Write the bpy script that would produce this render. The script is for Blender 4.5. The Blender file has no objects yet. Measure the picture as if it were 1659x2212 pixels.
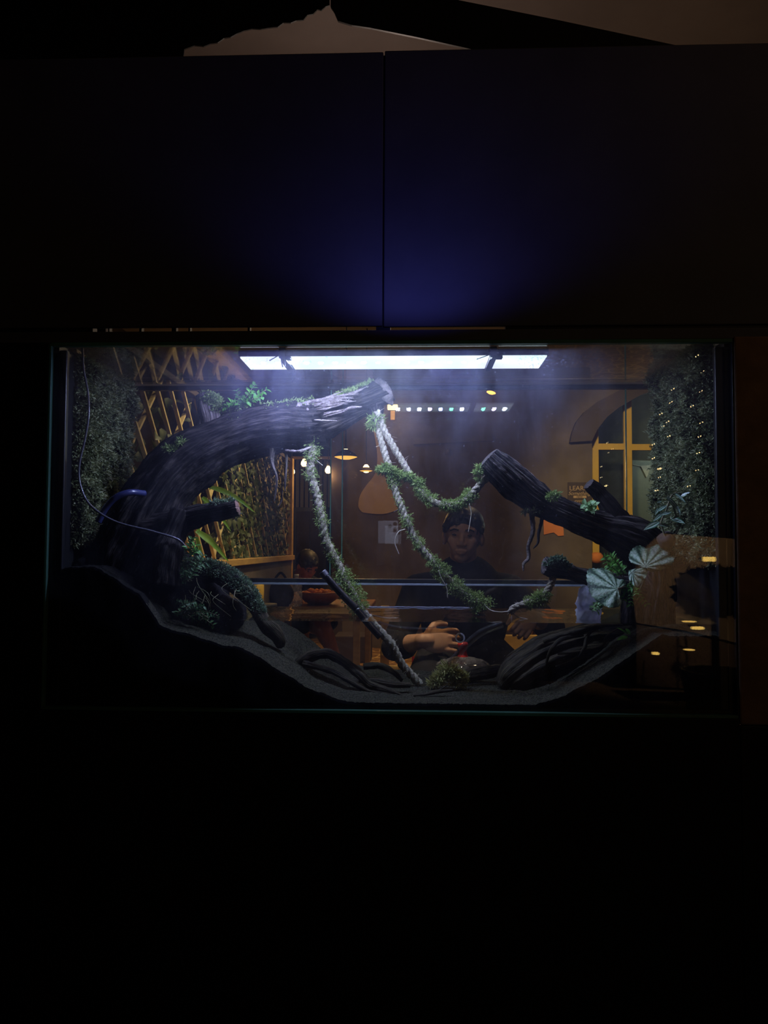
import bpy, bmesh, math, random
import numpy as np
from mathutils import Vector, Matrix, noise as mnoise

S = bpy.context.scene
COL = S.collection
random.seed(7); rng = np.random.default_rng(7)

# ------------------------------------------------------------------ camera
ZB = 0.63                                   # height of the tank's bottom above the floor
TW, TH, TD, GT = 1.2, 0.648, 0.335, 0.010   # tank width, height, depth, glass thickness
F = 1660.0
CX, CD, CZ = 0.0506, 1.3383, ZB + 0.28674
YAW, TILT, ROLL = 0.03925, 0.04473, 0.00474
CAM = np.array([CX, -CD, CZ])
_fw = np.array([-math.sin(YAW)*math.cos(TILT), math.cos(YAW)*math.cos(TILT), math.sin(TILT)])
_r0 = np.array([math.cos(YAW), math.sin(YAW), 0.0]); _u0 = np.cross(_r0, _fw)
_r = math.cos(ROLL)*_r0 + math.sin(ROLL)*_u0; _u = np.cross(_r, _fw)
cam = bpy.data.cameras.new('camera'); cam.sensor_fit = 'HORIZONTAL'; cam.sensor_width = 36.0
cam.lens = 36.0*F/1659.0; cam.clip_start = 0.005; cam.clip_end = 60
camo = bpy.data.objects.new('camera', cam); COL.objects.link(camo)
camo.matrix_world = Matrix(((_r[0], _u[0], -_fw[0], CAM[0]), (_r[1], _u[1], -_fw[1], CAM[1]),
                            (_r[2], _u[2], -_fw[2], CAM[2]), (0, 0, 0, 1)))
S.camera = camo

# ------------------------------------------------------------------ world, exposure, room lights
S.view_settings.view_transform = 'Standard'; S.view_settings.look = 'None'
S.view_settings.exposure = 0.0; S.view_settings.gamma = 1.0; S.view_settings.use_curve_mapping = False
S.cycles.use_denoising = True
S.cycles.max_bounces = 10; S.cycles.transparent_max_bounces = 40
S.cycles.diffuse_bounces = 3; S.cycles.glossy_bounces = 4
S.cycles.sample_clamp_indirect = 3.0
S.cycles.caustics_reflective = False; S.cycles.caustics_refractive = False
w = bpy.data.worlds.new('night'); S.world = w; w.use_nodes = True
w.node_tree.nodes['Background'].inputs[0].default_value = (0.010, 0.012, 0.02, 1)
w.node_tree.nodes['Background'].inputs[1].default_value = 0.02

def light(name, kind, loc, power, color, size=0.1, target=None, spot=None, blend=0.5, parent=None):
    l = bpy.data.lights.new(name, kind); l.energy = power; l.color = color
    if kind == 'AREA':
        if isinstance(size, tuple): l.shape = 'RECTANGLE'; l.size, l.size_y = size
        else: l.size = size
    else: l.shadow_soft_size = size
    if kind == 'SPOT': l.spot_size = math.radians(spot); l.spot_blend = blend
    o = bpy.data.objects.new(name, l); COL.objects.link(o)
    o.location = Vector(loc)
    if target is not None:
        o.rotation_euler = (Vector(target)-Vector(loc)).to_track_quat('-Z', 'Y').to_euler()
    if parent is not None:
        o.parent = parent; o.location = Vector(loc) - parent.location
    return o

# added blue light without a fixture washes the upper panel; warm cafe lights follow
light('added_blue_panel_light', 'SPOT', (0.045, -0.165, ZB+TH+0.035), 0.60, (0.15, 0.17, 1.0), 0.0, (0.045, 0.0, ZB+TH+0.36), 150, 0.5)
light('added_phone_spot', 'SPOT', (0.30, -0.35, 2.35), 170.0, (0.9, 0.9, 1.0), 0.06, (0.0, -1.36, 0.93), 26, 0.6)  # added without a fixture so the phone shows in the glass
light('cafe_ceiling_lamp', 'POINT', (0.9, 3.0, 2.35), 15.0, (1.0, 0.72, 0.46), 0.10)
light('added_trellis_spot', 'SPOT', (0.0, 1.7, 2.3), 105.0, (1.0, 0.76, 0.42), 0.06, (-.78, 1.75, 1.15), 76, .8)  # added to brighten the lattice
light('added_board_light', 'POINT', (2.75, 5.95, 2.0), 12.0, (.95, 1.0, .9), 0.06)  # unseen light added for the board behind the window
light('cafe_window_spot', 'SPOT', (1.0, 3.0, 2.4), 190.0, (1.0, 0.74, 0.36), 0.08, (2.25, 5.5, 1.3), 56, 0.7)
light('cafe_floor_spot', 'SPOT', (0.0, 4.2, 2.5), 85.0, (1.0, 0.60, 0.22), 0.08, (-.35, 4.5, .2), 70, .8)
light('added_bench_spot', 'SPOT', (1.3, 1.85, 1.6), 45.0, (1.0, 0.70, 0.34), 0.04, (.38, 2.2, .48), 30, .7)  # added to brighten the bench back
light('added_face_light', 'POINT', (0.85, 1.1, 1.75), 1.25, (1.0, 0.62, 0.34), 0.05)  # unseen light added for the warm side of the man's face
light('added_hands_spot', 'SPOT', (0.08, 1.36, 2.40), 120.0, (1.0, 0.74, 0.46), 0.04, (0.05, 1.62, 0.5), 17, .6)  # narrow spot added for the hands and the jar
light('added_ceiling_light', 'POINT', (-.1, 1.0, 2.0), 5.0, (1.0, 0.78, 0.66), 0.02)  # added to lift the cafe ceiling above the panel
light('added_pillar_light', 'POINT', (1.75, -1.0, 2.2), 4.0, (1.0, 0.62, 0.34), 0.05)  # added so the brown board right of the tank shows

# ------------------------------------------------------------------ helpers
def P(px, py, Y):
    d = _fw + _r*((px-829.5)/F) + _u*((1106-py)/F)
    t = (Y + CD)/d[1]
    return CAM + d*t
def mir(px, py, Yv):                         # a thing on this side whose image stands in the front glass
    p = P(px, py, Yv); return np.array([p[0], -p[1], p[2]])
def m_px(Y): return (CD + Y)/F               # metres per pixel at depth Y
def V3(a): return np.asarray(a, float)

def link(o): COL.objects.link(o); return o
def wloc(o):
    l = np.zeros(3)
    while o is not None: l = l + np.array(o.location); o = o.parent
    return l
def thing(name, label, cat, loc, group=None):
    o = link(bpy.data.objects.new(name, None)); o.location = Vector(loc); o.empty_display_size = 0.03
    o['label'] = label; o['category'] = cat
    if group: o['group'] = group
    return o
def tag(o, label=None, cat=None, group=None, kind=None):
    if label: o['label'] = label
    if cat: o['category'] = cat
    if group: o['group'] = group
    if kind: o['kind'] = kind
    return o
def build(name, V, Fs, mat, parent=None, smooth=True, uv=None):
    """V: n x 3 world coordinates; Fs: list of index arrays (k x 3 or k x 4) or python faces."""
    V = np.asarray(V, float)
    if parent is not None: base = wloc(parent)
    else: base = np.array([V[:, 0].mean(), V[:, 1].mean(), V[:, 2].min()])
    me = bpy.data.meshes.new(name)
    if isinstance(Fs, np.ndarray): Fs = [Fs]
    if len(Fs) and isinstance(Fs[0], np.ndarray) and Fs[0].ndim == 2:
        loops = np.concatenate([f.ravel() for f in Fs]).astype(np.int32)
        tot = np.concatenate([np.full(len(f), f.shape[1]) for f in Fs]).astype(np.int32)
        st = np.concatenate([[0], np.cumsum(tot)[:-1]]).astype(np.int32)
        me.vertices.add(len(V)); me.vertices.foreach_set('co', (V-base).astype(np.float32).ravel())
        me.loops.add(len(loops)); me.loops.foreach_set('vertex_index', loops)
        me.polygons.add(len(tot)); me.polygons.foreach_set('loop_start', st)
        try: me.polygons.foreach_set('loop_total', tot)
        except Exception: pass
        me.update(calc_edges=True); me.validate()
    else:
        me.from_pydata([tuple(v) for v in (V-base)], [], [tuple(f) for f in Fs]); me.update()
    if uv is not None:
        l = me.uv_layers.new(name='UVMap')
        vi = np.zeros(len(me.loops), np.int32); me.loops.foreach_get('vertex_index', vi)
        l.data.foreach_set('uv', np.asarray(uv, np.float32)[vi].ravel())
    me.materials.append(mat)
    me.polygons.foreach_set('use_smooth', [smooth]*len(me.polygons))
    o = link(bpy.data.objects.new(name, me))
    if parent is not None: o.parent = parent
    else: o.location = Vector(base)
    return o
def from_bm(name, bm, mat, parent=None, smooth=False):
    bmesh.ops.recalc_face_normals(bm, faces=bm.faces)
    bm.verts.index_update()
    V = np.array([v.co[:] for v in bm.verts]); Fs = [[v.index for v in f.verts] for f in bm.faces]
    bm.free()
    return build(name, V, Fs, mat, parent, smooth)
def box_bm(bm, lo, hi, bevel=0.0, rot=None, piv=None):
    lo, hi = V3(lo), V3(hi)
    r = bmesh.ops.create_cube(bm, size=1.0); vs = r['verts']
    c = (lo+hi)/2; s = hi-lo
    for v in vs: v.co = Vector((v.co.x*s[0], v.co.y*s[1], v.co.z*s[2]))
    if rot is not None: bmesh.ops.rotate(bm, verts=vs, cent=(0, 0, 0), matrix=rot)
    bmesh.ops.translate(bm, verts=vs, vec=Vector(c))
    if bevel > 0:
        es = list({e for v in vs for e in v.link_edges})
        bmesh.ops.bevel(bm, geom=es, offset=bevel, segments=2, profile=0.5, affect='EDGES')
def box(name, lo, hi, mat, parent=None, bevel=0.0):
    bm = bmesh.new(); box_bm(bm, lo, hi, bevel); return from_bm(name, bm, mat, parent)
def bar_bm(bm, a, b, w, h, up=(0, 0, 1)):
    a, b = Vector(a), Vector(b); d = b-a; L = d.length; z = d.normalized()
    x = Vector(up).cross(z)
    if x.length < 1e-4: x = Vector((1, 0, 0)).cross(z)
    x.normalize(); y = z.cross(x)
    M = Matrix((x, y, z)).transposed()
    vs = bmesh.ops.create_cube(bm, size=1.0)['verts']
    for v in vs: v.co = M @ Vector((v.co.x*w, v.co.y*h, v.co.z*L)) + (a+b)/2
def prism(name, pts, Y0, Y1, mat, parent=None, bevel=0.0):
    """polygon given in pixels of depth Y0, given real thickness up to Y1"""
    w = [P(x, y, Y0) for x, y in pts]
    bm = bmesh.new()
    f = bm.faces.new([bm.verts.new(Vector(p)) for p in w])
    r = bmesh.ops.extrude_face_region(bm, geom=[f])
    bmesh.ops.translate(bm, verts=[v for v in r['geom'] if isinstance(v, bmesh.types.BMVert)], vec=(0, Y1-Y0, 0))
    bmesh.ops.triangulate(bm, faces=[f for f in bm.faces if len(f.verts) > 4])
    return from_bm(name, bm, mat, parent)

def catmull(pts, n):
    pts = np.asarray(pts, float)
    Q = np.vstack([2*pts[0]-pts[1], pts, 2*pts[-1]-pts[-2]])
    seg = len(pts)-1; out = []
    for t in np.linspace(0, seg, n):
        i = min(int(t), seg-1); u = t-i
        a, b, c, d = Q[i], Q[i+1], Q[i+2], Q[i+3]
        out.append(0.5*((2*b)+(-a+c)*u+(2*a-5*b+4*c-d)*u*u+(-a+3*b-3*c+d)*u**3))
    return np.array(out)
def frames(C):
    T = np.gradient(C, axis=0); T /= np.linalg.norm(T, axis=1)[:, None]+1e-12
    n = np.cross(T[0], [0, 1, 0.13]); n /= np.linalg.norm(n)
    N = []
    for t in T:
        n = n - t*np.dot(n, t); n /= np.linalg.norm(n)+1e-12; N.append(n)
    N = np.array(N); B = np.cross(T, N)
    return T, N, B
def ctrl(px):                                 # [(px, py, Y, r in px)] -> n x 4 in metres
    return np.array([np.append(P(a, b, Y), r*m_px(Y)) for a, b, Y, r in px])
def grid_faces(n, m, closed=True, off=0):
    i = np.arange(n-1)[:, None]; k = m if closed else m-1
    j = np.arange(k)[None, :]; j2 = (j+1) % m
    return np.stack([i*m+j, i*m+j2, (i+1)*m+j2, (i+1)*m+j], -1).reshape(-1, 4)+off
def limb_mesh(C4, segs=48, step=0.005, ridge=0.14, k=2.6, rough=0.10, fine=0.03, seed=0, caps=(True, True), jag=0.0, squash=1.0, skew=0.0):
    C4 = np.asarray(C4, float)
    L = np.linalg.norm(np.diff(C4[:, :3], axis=0), axis=1).sum()
    n = max(8, int(L/step)); Q = catmull(C4, n); C, R = Q[:, :3], np.maximum(Q[:, 3], 4e-4)
    T, N, B = frames(C); sl = np.concatenate([[0], np.cumsum(np.linalg.norm(np.diff(C, axis=0), axis=1))])
    V = np.zeros((n, segs, 3)); rb = R.mean()
    for j in range(segs):
        th = 2*math.pi*j/segs; ct, st = math.cos(th), math.sin(th)
        D = N*ct + B*st*squash
        for i in range(n):
            g = 0.0
            if ridge:
                a = mnoise.noise((ct*k+seed*3.1, st*k+seed, sl[i]*5.0))
                b = mnoise.noise((ct*k*2.3+seed, st*k*2.3-seed*1.7, sl[i]*9.0+7))
                g += ridge*((1-2.6*abs(a))*0.7+(1-2.4*abs(b))*0.4-0.5)
            if rough:
                p = C[i]+D[i]*R[i]
                g += rough*mnoise.fractal(Vector(p*(0.55/rb)+seed*2.3), 0.9, 2.0, 3)
            if fine:
                p = C[i]+D[i]*R[i]
                g += fine*mnoise.noise(Vector(p*260.0+seed))
            V[i, j] = C[i] + D[i]*R[i]*(1+g)
    if jag:
        for j in range(segs):
            for q in range(1, 7):
                V[-q, j] += T[-1]*jag*mnoise.noise((j*0.55, seed, 3.3))*(7-q)/6.0
    if skew:
        for j in range(segs):
            z_ = (V[-1, j]-C[-1])[2]
            for q in range(1, 14): V[-q, j] -= T[-1]*skew*z_*(14-q)/13.0
    uv = np.zeros((n*segs, 2)); uv[:, 0] = np.tile(np.arange(segs)*2*math.pi/segs*rb, n); uv[:, 1] = np.repeat(sl, segs)
    Vv = V.reshape(-1, 3); Fs = [grid_faces(n, segs)]
    tri = []; extra = []
    if caps[0]:
        extra.append(C[0]); c = len(Vv)+len(extra)-1
        tri += [(c, (j+1) % segs, j) for j in range(segs)]
    if caps[1]:
        extra.append(C[-1]); c = len(Vv)+len(extra)-1; o = (n-1)*segs
        tri += [(c, o+j, o+(j+1) % segs) for j in range(segs)]
    if extra: Vv = np.vstack([Vv, extra]); Fs.append(np.array(tri))
    uv = np.vstack([uv, np.zeros((len(Vv)-len(uv), 2))])
    return Vv, Fs, dict(C=C, R=R, T=T, N=N, B=B, ring=V, uv=uv)
def join(parts):
    Vs, Fq, Ft, o = [], [], [], 0
    for V, Fs in parts:
        for f in Fs:
            (Fq if f.shape[1] == 4 else Ft).append(f+o)
        Vs.append(V); o += len(V)
    return np.vstack(Vs), ([np.vstack(Fq)] if Fq else [])+([np.vstack(Ft)] if Ft else [])
def limb(name, px, mat, parent=None, **kw):
    V, Fs, info = limb_mesh(ctrl(px), **kw); o = build(name, V, Fs, mat, parent, True, info['uv']); return o, info
def tube(name, pts, r, mat, parent=None, segs=10, n=None, r1=None):
    pts = np.asarray(pts, float); k = len(pts)
    rr = np.linspace(r, r if r1 is None else r1, k)
    Q = catmull(np.hstack([pts, rr[:, None]]), n or max(6, k*8)); C = Q[:, :3]; T, N, B = frames(C)
    th = np.arange(segs)*2*math.pi/segs
    V = C[:, None]+Q[:, 3][:, None, None]*(N[:, None]*np.cos(th)[None, :, None]+B[:, None]*np.sin(th)[None, :, None])
    V = V.reshape(-1, 3); m = len(C); e = np.vstack([V, C[0], C[-1]])
    t = [(len(V), (j+1) % segs, j) for j in range(segs)]+[(len(V)+1, (m-1)*segs+j, (m-1)*segs+(j+1) % segs) for j in range(segs)]
    Fs = [grid_faces(m, segs), np.array(t)]
    if name is None: return e, Fs
    return build(name, e, Fs, mat, parent)
def lathe(name, c, prof, mat, parent=None, segs=40, closed=False, wob=None):
    c = V3(c); th = np.arange(segs)*2*math.pi/segs; prof = np.asarray(prof, float)
    V = np.stack([prof[:, 0][:, None]*np.cos(th), prof[:, 0][:, None]*np.sin(th), np.repeat(prof[:, 1][:, None], segs, 1)], -1)
    if wob: V *= np.array([[[1+wob*mnoise.noise((math.cos(t)*2, math.sin(t)*2, p[1]*60)) for _ in (0, 1)]+[1] for t in th] for p in prof])
    V = V.reshape(-1, 3)+c; Fs = [grid_faces(len(prof), segs)]
    if name is None: return V, Fs
    return build(name, V, Fs, mat, parent)
def unit(a): return a/(np.linalg.norm(a, axis=-1, keepdims=True)+1e-12)
def leaflets(Pt, Nn, ln, wd, spread=0.9, droop=0.0):
    """folded little blades at points Pt looking along Nn"""
    n = len(Pt); D = unit(Nn+spread*rng.normal(size=(n, 3))+np.array([0, 0, -droop]))
    A = unit(np.cross(D, rng.normal(size=(n, 3)))); U = np.cross(A, D)
    l = ln*(0.5+rng.random(n))[:, None]; w = wd*(0.6+0.8*rng.random(n))[:, None]
    V = np.stack([Pt, Pt+D*l*.5+A*w+U*w*.3, Pt+D*l-U*l*.15, Pt+D*l*.5-A*w+U*w*.3], 1).reshape(-1, 3)
    i = np.arange(n)*4
    return V, [np.vstack([np.stack([i, i+1, i+2], 1), np.stack([i, i+2, i+3], 1)])]
def surf_points(info, n, t0=0, t1=1, a0=0, a1=2*math.pi, up=None):
    """points on a limb; up keeps only directions whose z exceeds up"""
    ring, C = info['ring'], info['C']; m, s, _ = ring.shape; out, nr = [], []
    while len(out) < n:
        i = int((t0+(t1-t0)*random.random())*(m-1)); j = random.randrange(s)
        d = ring[i, j]-C[i]; d = d/np.linalg.norm(d)
        if up is not None and d[2] < up+0.35*(random.random()-.5): continue
        out.append(ring[i, j]+rng.normal(size=3)*0.0012); nr.append(d)
    return np.array(out), np.array(nr)
def moss_on(name, info, n, mat, parent, t0=0, t1=1, ln=0.006, wd=0.0011, up=None, spread=0.9, puff=0.0):
    p, d = surf_points(info, n, t0, t1, up=up)
    if puff: p = p + d*puff*rng.random((n, 1))
    V, Fs = leaflets(p, d, ln, wd, spread); o = build(name, V, Fs, mat, parent, False); o['kind'] = 'stuff'; return o
def moss_blob(cpx, cpy, Y, rpx, n, ln=0.006, wd=0.0012, flat=0.6):
    c = P(cpx, cpy, Y); r = rpx*m_px(Y); d = unit(rng.normal(size=(n, 3)))*np.array([1, .8, flat])
    return leaflets(c+d*r*(0.55+0.45*rng.random((n, 1))), d, ln, wd, 0.7)
def leaf_mesh(base, d, nrm, L, Wd, kind='oval', n=9, fold=0.25, droop=0.25):
    d = unit(V3(d)); nrm = V3(nrm); s = unit(np.cross(d, nrm)); nrm = np.cross(s, d)
    V, uv = [], []
    for i in range(n):
        t = i/(n-1)
        w = (math.sin(math.pi*min(1, t*0.97+0.03)**0.8)**0.9 if kind == 'oval' else (math.sin(math.pi*t**0.55)**.8 if kind == 'heart' else (1-t)**.6*min(1, .45+t*4)))*Wd/2
        w = max(w, Wd*0.02)
        c = V3(base)+d*L*t-nrm*L*droop*t*t
        for q in (-1, -.5, 0, .5, 1):
            V.append(c+s*w*q+nrm*(abs(q)*w*fold)); uv.append((t, q*.5+.5))
    return np.array(V), [grid_faces(n, 5, False)], np.array(uv)
def leaves(items, **kw):
    ms = [leaf_mesh(*a, **kw) for a in items]
    V, Fs = join([(m[0], m[1]) for m in ms]); return V, Fs, np.vstack([m[2] for m in ms])

# ------------------------------------------------------------------ materials
class NT:
    def __init__(s, name):
        s.m = bpy.data.materials.new(name); s.m.use_nodes = True; s.t = s.m.node_tree; s.t.nodes.clear()
        s.out = s.n('ShaderNodeOutputMaterial')
    def n(s, k, **kw):
        q = s.t.nodes.new(k)
        for a, b in kw.items(): setattr(q, a, b)
        return q
    def l(s, a, b): s.t.links.new(a, b)
    def math(s, op, a, b=None):
        q = s.n('ShaderNodeMath', operation=op)
        for i, v in enumerate((a, b)):
            if v is None: continue
            if isinstance(v, (int, float)): q.inputs[i].default_value = v
            else: s.l(v, q.inputs[i])
        return q.outputs[0]
    def noise(s, scale, detail=4, rough=.6, vec=None, stretch=None):
        g = s.n('ShaderNodeNewGeometry') if vec is None else None
        v = g.outputs['Position'] if vec is None else vec
        if stretch:
            mp = s.n('ShaderNodeMapping'); mp.inputs['Scale'].default_value = stretch; s.l(v, mp.inputs[0]); v = mp.outputs[0]
        q = s.n('ShaderNodeTexNoise'); q.inputs['Scale'].default_value = scale; q.inputs['Detail'].default_value = detail
        q.inputs['Roughness'].default_value = rough; s.l(v, q.inputs['Vector']); return q.outputs['Fac']
    def ramp(s, fac, stops):
        q = s.n('ShaderNodeValToRGB'); e = q.color_ramp.elements
        while len(e) < len(stops): e.new(0.5)
        for a, (p, c) in zip(e, stops): a.position = p; a.color = tuple(c)+(1,) if len(c) == 3 else c
        s.l(fac, q.inputs[0]); return q.outputs[0]
def mat(name, c1, c2=None, scale=40, rough=0.6, bump=0.0, bscale=None, metal=0.0, spec=0.4, stretch=None, lo=.35, hi=.65, trans=0.0, coat=0.0, emit=None, es=0.0, uvs=False):
    k = NT(name); uvv = k.n('ShaderNodeUVMap').outputs[0] if uvs else None; b = k.n('ShaderNodeBsdfPrincipled')
    b.inputs['Roughness'].default_value = rough; b.inputs['Metallic'].default_value = metal
    b.inputs['Specular IOR Level'].default_value = spec; b.inputs['Coat Weight'].default_value = coat
    if c2 is not None: k.l(k.ramp(k.noise(scale, vec=uvv, stretch=stretch), [(lo, c1), (hi, c2)]), b.inputs['Base Color'])
    else: b.inputs['Base Color'].default_value = tuple(c1)+(1,)
    if bump:
        q = k.n('ShaderNodeBump'); q.inputs['Strength'].default_value = bump; q.inputs['Distance'].default_value = 0.004
        k.l(k.noise(bscale or scale*3, vec=uvv, stretch=stretch), q.inputs['Height']); k.l(q.outputs[0], b.inputs['Normal'])
    if emit: b.inputs['Emission Color'].default_value = tuple(emit)+(1,); b.inputs['Emission Strength'].default_value = es
    sh = b.outputs[0]
    if trans:
        tr = k.n('ShaderNodeBsdfTranslucent'); src = b.inputs['Base Color']
        if src.is_linked: k.l(src.links[0].from_socket, tr.inputs[0])
        else: tr.inputs[0].default_value = tuple(c1)+(1,)
        mx = k.n('ShaderNodeMixShader'); mx.inputs[0].default_value = trans; k.l(sh, mx.inputs[1]); k.l(tr.outputs[0], mx.inputs[2]); sh = mx.outputs[0]
    k.l(sh, k.out.inputs[0]); return k.m
def schlick(k, f0, normal=None):
    g = k.n('ShaderNodeNewGeometry'); d = k.n('ShaderNodeVectorMath', operation='DOT_PRODUCT')
    k.l(g.outputs['Incoming'], d.inputs[0]); k.l(normal if normal is not None else g.outputs['Normal'], d.inputs[1])
    c = k.math('SUBTRACT', 1.0, k.math('ABSOLUTE', d.outputs['Value']))
    return k.math('ADD', f0, k.math('MULTIPLY', k.math('POWER', c, 5.0), 1-f0))
def glass(name, tint=(1, 1, 1), f0=0.04, dirt_veil=0.0, dirt_scale=14, rough=0.0, bump=0.0, bscale=20, speck=0.0, stretch=None, zveil=0):
    ZT_ = ZB+TH; k = NT(name); nrm = None
    gl = k.n('ShaderNodeBsdfGlossy'); gl.inputs['Roughness'].default_value = rough
    if bump:
        q = k.n('ShaderNodeBump'); q.inputs['Strength'].default_value = bump; q.inputs['Distance'].default_value = 0.01
        k.l(k.noise(bscale, 2), q.inputs['Height']); k.l(q.outputs[0], gl.inputs['Normal'])
    tr = k.n('ShaderNodeBsdfTransparent'); tr.inputs[0].default_value = tuple(tint)+(1,)
    mx = k.n('ShaderNodeMixShader'); k.l(schlick(k, f0), mx.inputs[0]); k.l(tr.outputs[0], mx.inputs[1]); k.l(gl.outputs[0], mx.inputs[2])
    sh = mx.outputs[0]
    if dirt_veil:
        df = k.n('ShaderNodeBsdfDiffuse'); tl = k.n('ShaderNodeBsdfTranslucent'); ad = k.n('ShaderNodeMixShader'); ad.inputs[0].default_value = .6
        for q in (df, tl): q.inputs[0].default_value = (.70, .73, .98, 1)  # dirt film, tinted blue to paint in the lamp's flare veil
        k.l(df.outputs[0], ad.inputs[1]); k.l(tl.outputs[0], ad.inputs[2])
        f = k.ramp(k.noise(dirt_scale, 6, .7, stretch=stretch), [(.3, (0, 0, 0)), (.75, (dirt_veil, dirt_veil, dirt_veil))])
        if zveil:  # film thickens toward the top to paint haze near the lamp
            g2 = k.n('ShaderNodeNewGeometry'); sx = k.n('ShaderNodeSeparateXYZ'); k.l(g2.outputs['Position'], sx.inputs[0])
            mr = k.n('ShaderNodeMapRange'); mr.interpolation_type = 'SMOOTHSTEP'; k.l(sx.outputs[2], mr.inputs[0]); mr.inputs[1].default_value = ZB+.36; mr.inputs[2].default_value = ZT_-.02; mr.inputs[3].default_value = .7; mr.inputs[4].default_value = zveil
            f = k.math('MULTIPLY', f, mr.outputs[0])
        if speck:
            s2 = k.ramp(k.noise(330, 1, .5), [(.73, (0, 0, 0)), (.77, (speck, speck, speck))]); f = k.math('ADD', f, s2)
        m2 = k.n('ShaderNodeMixShader'); k.l(f, m2.inputs[0]); k.l(sh, m2.inputs[1]); k.l(ad.outputs[0], m2.inputs[2]); sh = m2.outputs[0]
    k.l(sh, k.out.inputs[0]); return k.m
def emis(name, c, s):
    k = NT(name); e = k.n('ShaderNodeEmission'); e.inputs[0].default_value = tuple(c)+(1,); e.inputs[1].default_value = s
    k.l(e.outputs[0], k.out.inputs[0]); return k.m

M = {}
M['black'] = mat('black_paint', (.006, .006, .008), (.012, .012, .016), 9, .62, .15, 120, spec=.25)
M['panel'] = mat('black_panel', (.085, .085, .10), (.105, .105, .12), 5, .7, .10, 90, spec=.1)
M['trim'] = mat('black_trim', (.018, .018, .022), None, rough=.5, spec=.25)
M['brownboard'] = mat('brown_plaster', (.16, .10, .06), (.24, .15, .09), 14, .8, .3, 60, spec=.15)
M['front_glass'] = glass('front_glass', (.985, .995, .99), .042, .055, 9, 0, speck=.12, stretch=(1, 1, .35), zveil=1.4)
M['back_glass'] = glass('back_glass', (.97, .985, .97), .045, .012, 11, 0, speck=.06, stretch=(1, 1, .3))
M['lid_glass'] = glass('lid_glass', (.9, .93, .92), .045, .03, 22, 0)
M['edge'] = mat('polished_glass_edge', (.10, .24, .17), (.18, .40, .32), 3, .25, spec=.6, trans=.5)
M['silicone'] = mat('black_silicone', (.01, .01, .012), None, rough=.35)
M['bark'] = mat('dark_bark', (.006, .005, .006), (.078, .064, .058), 280, .85, 1.0, 420, spec=.12, stretch=(1, .09, 1), lo=.45, hi=.78, uvs=True)
M['bark2'] = mat('grey_bark', (.012, .010, .010), (.25, .21, .195), 320, .8, 1.0, 460, spec=.2, lo=.44, hi=.76, stretch=(1, .06, 1), uvs=True)
M['palewood'] = mat('pale_torn_wood', (.09, .07, .065), (.30, .25, .24), 60, .8, .7, 260, spec=.15)
M['cutpale'] = mat('pale_cut_wood', (.045, .036, .036), (.15, .125, .12), 90, .85, .8, 300, spec=.1)
M['bark3'] = mat('weathered_wood', (.03, .024, .024), (.30, .245, .23), 260, .8, 1.0, 420, spec=.15, stretch=(1, .08, 1), lo=.38, hi=.68, uvs=True)
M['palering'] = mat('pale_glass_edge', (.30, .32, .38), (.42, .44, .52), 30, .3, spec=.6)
M['redwood'] = mat('cut_wood', (.12, .06, .05), (.25, .15, .12), 60, .8, .5, 200, spec=.15)
M['wetwood'] = mat('sunken_wood', (.012, .010, .007), (.085, .065, .036), 300, .7, .9, 400, spec=.15, stretch=(1, .08, 1), lo=.38, hi=.72, uvs=True)
M['rope'] = mat('jute_rope', (.22, .19, .14), (.44, .39, .30), 160, .9, .8, 420, spec=.1)
M['fiber'] = mat('loose_fibre', (.40, .34, .26), (.6, .54, .44), 100, .9, spec=.1)
M['moss'] = mat('bright_moss', (.12, .20, .045), (.42, .52, .19), 130, .85, spec=.12, trans=.3)
M['mossdark'] = mat('wall_moss', (.10, .13, .06), (.46, .50, .28), 60, .9, spec=.1, trans=.2)
M['mossblue'] = mat('damp_moss', (.06, .11, .07), (.24, .33, .20), 80, .8, spec=.2, trans=.2)
M['leaf'] = mat('fresh_leaf', (.05, .22, .02), (.16, .42, .06), 70, .5, spec=.4, trans=.35)
M['leafdark'] = mat('deep_leaf', (.035, .10, .035), (.11, .22, .08), 60, .5, spec=.4, trans=.3)
M['strap'] = mat('strap_leaf', (.34, .60, .03), (.55, .75, .08), 30, .45, spec=.4, trans=.5)
M['stem'] = mat('plant_stem', (.12, .13, .06), (.2, .17, .09), 60, .7)
M['sand'] = mat('dark_sand', (.010, .010, .007), (.075, .070, .047), 420, .95, .8, 700, spec=.1, lo=.38, hi=.66)
M['soil'] = mat('black_soil_and_shade', (.004, .004, .004), (.012, .011, .010), 120, .95, .6, 260, spec=.08)  # black soil, also the colour of the shaded sand at the left
M['rock'] = mat('black_foam', (.005, .005, .006), (.014, .012, .013), 40, .9, .8, 120, spec=.08)
M['blackplastic'] = mat('black_plastic', (.012, .012, .015), None, rough=.22, spec=.6)
M['blue_hose'] = mat('blue_hose', (.03, .035, .12), None, rough=.25, spec=.6)
M['cable'] = mat('grey_cable', (.10, .10, .13), None, rough=.25, spec=.8)
M['whiteplastic'] = mat('white_film', (.72, .76, .95), (.85, .88, .98), 60, .35, .6, 90, spec=.5, trans=.7)
M['yellowwood'] = mat('yellow_wood', (.42, .25, .07), (.55, .34, .10), 9, .55, .1, 60, stretch=(1, 1, 4))
M['yellowpaint'] = mat('yellow_paint', (.52, .33, .05), (.60, .39, .07), 5, .5)
M['bamboo'] = mat('bamboo', (.50, .38, .17), (.66, .52, .27), 30, .55, .1, 90)
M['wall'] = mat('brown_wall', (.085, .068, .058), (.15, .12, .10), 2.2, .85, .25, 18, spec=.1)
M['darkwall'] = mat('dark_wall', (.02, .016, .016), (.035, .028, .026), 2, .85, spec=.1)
M['greywall'] = mat('grey_wall', (.10, .085, .07), (.15, .12, .10), 3, .85, spec=.1)
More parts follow.
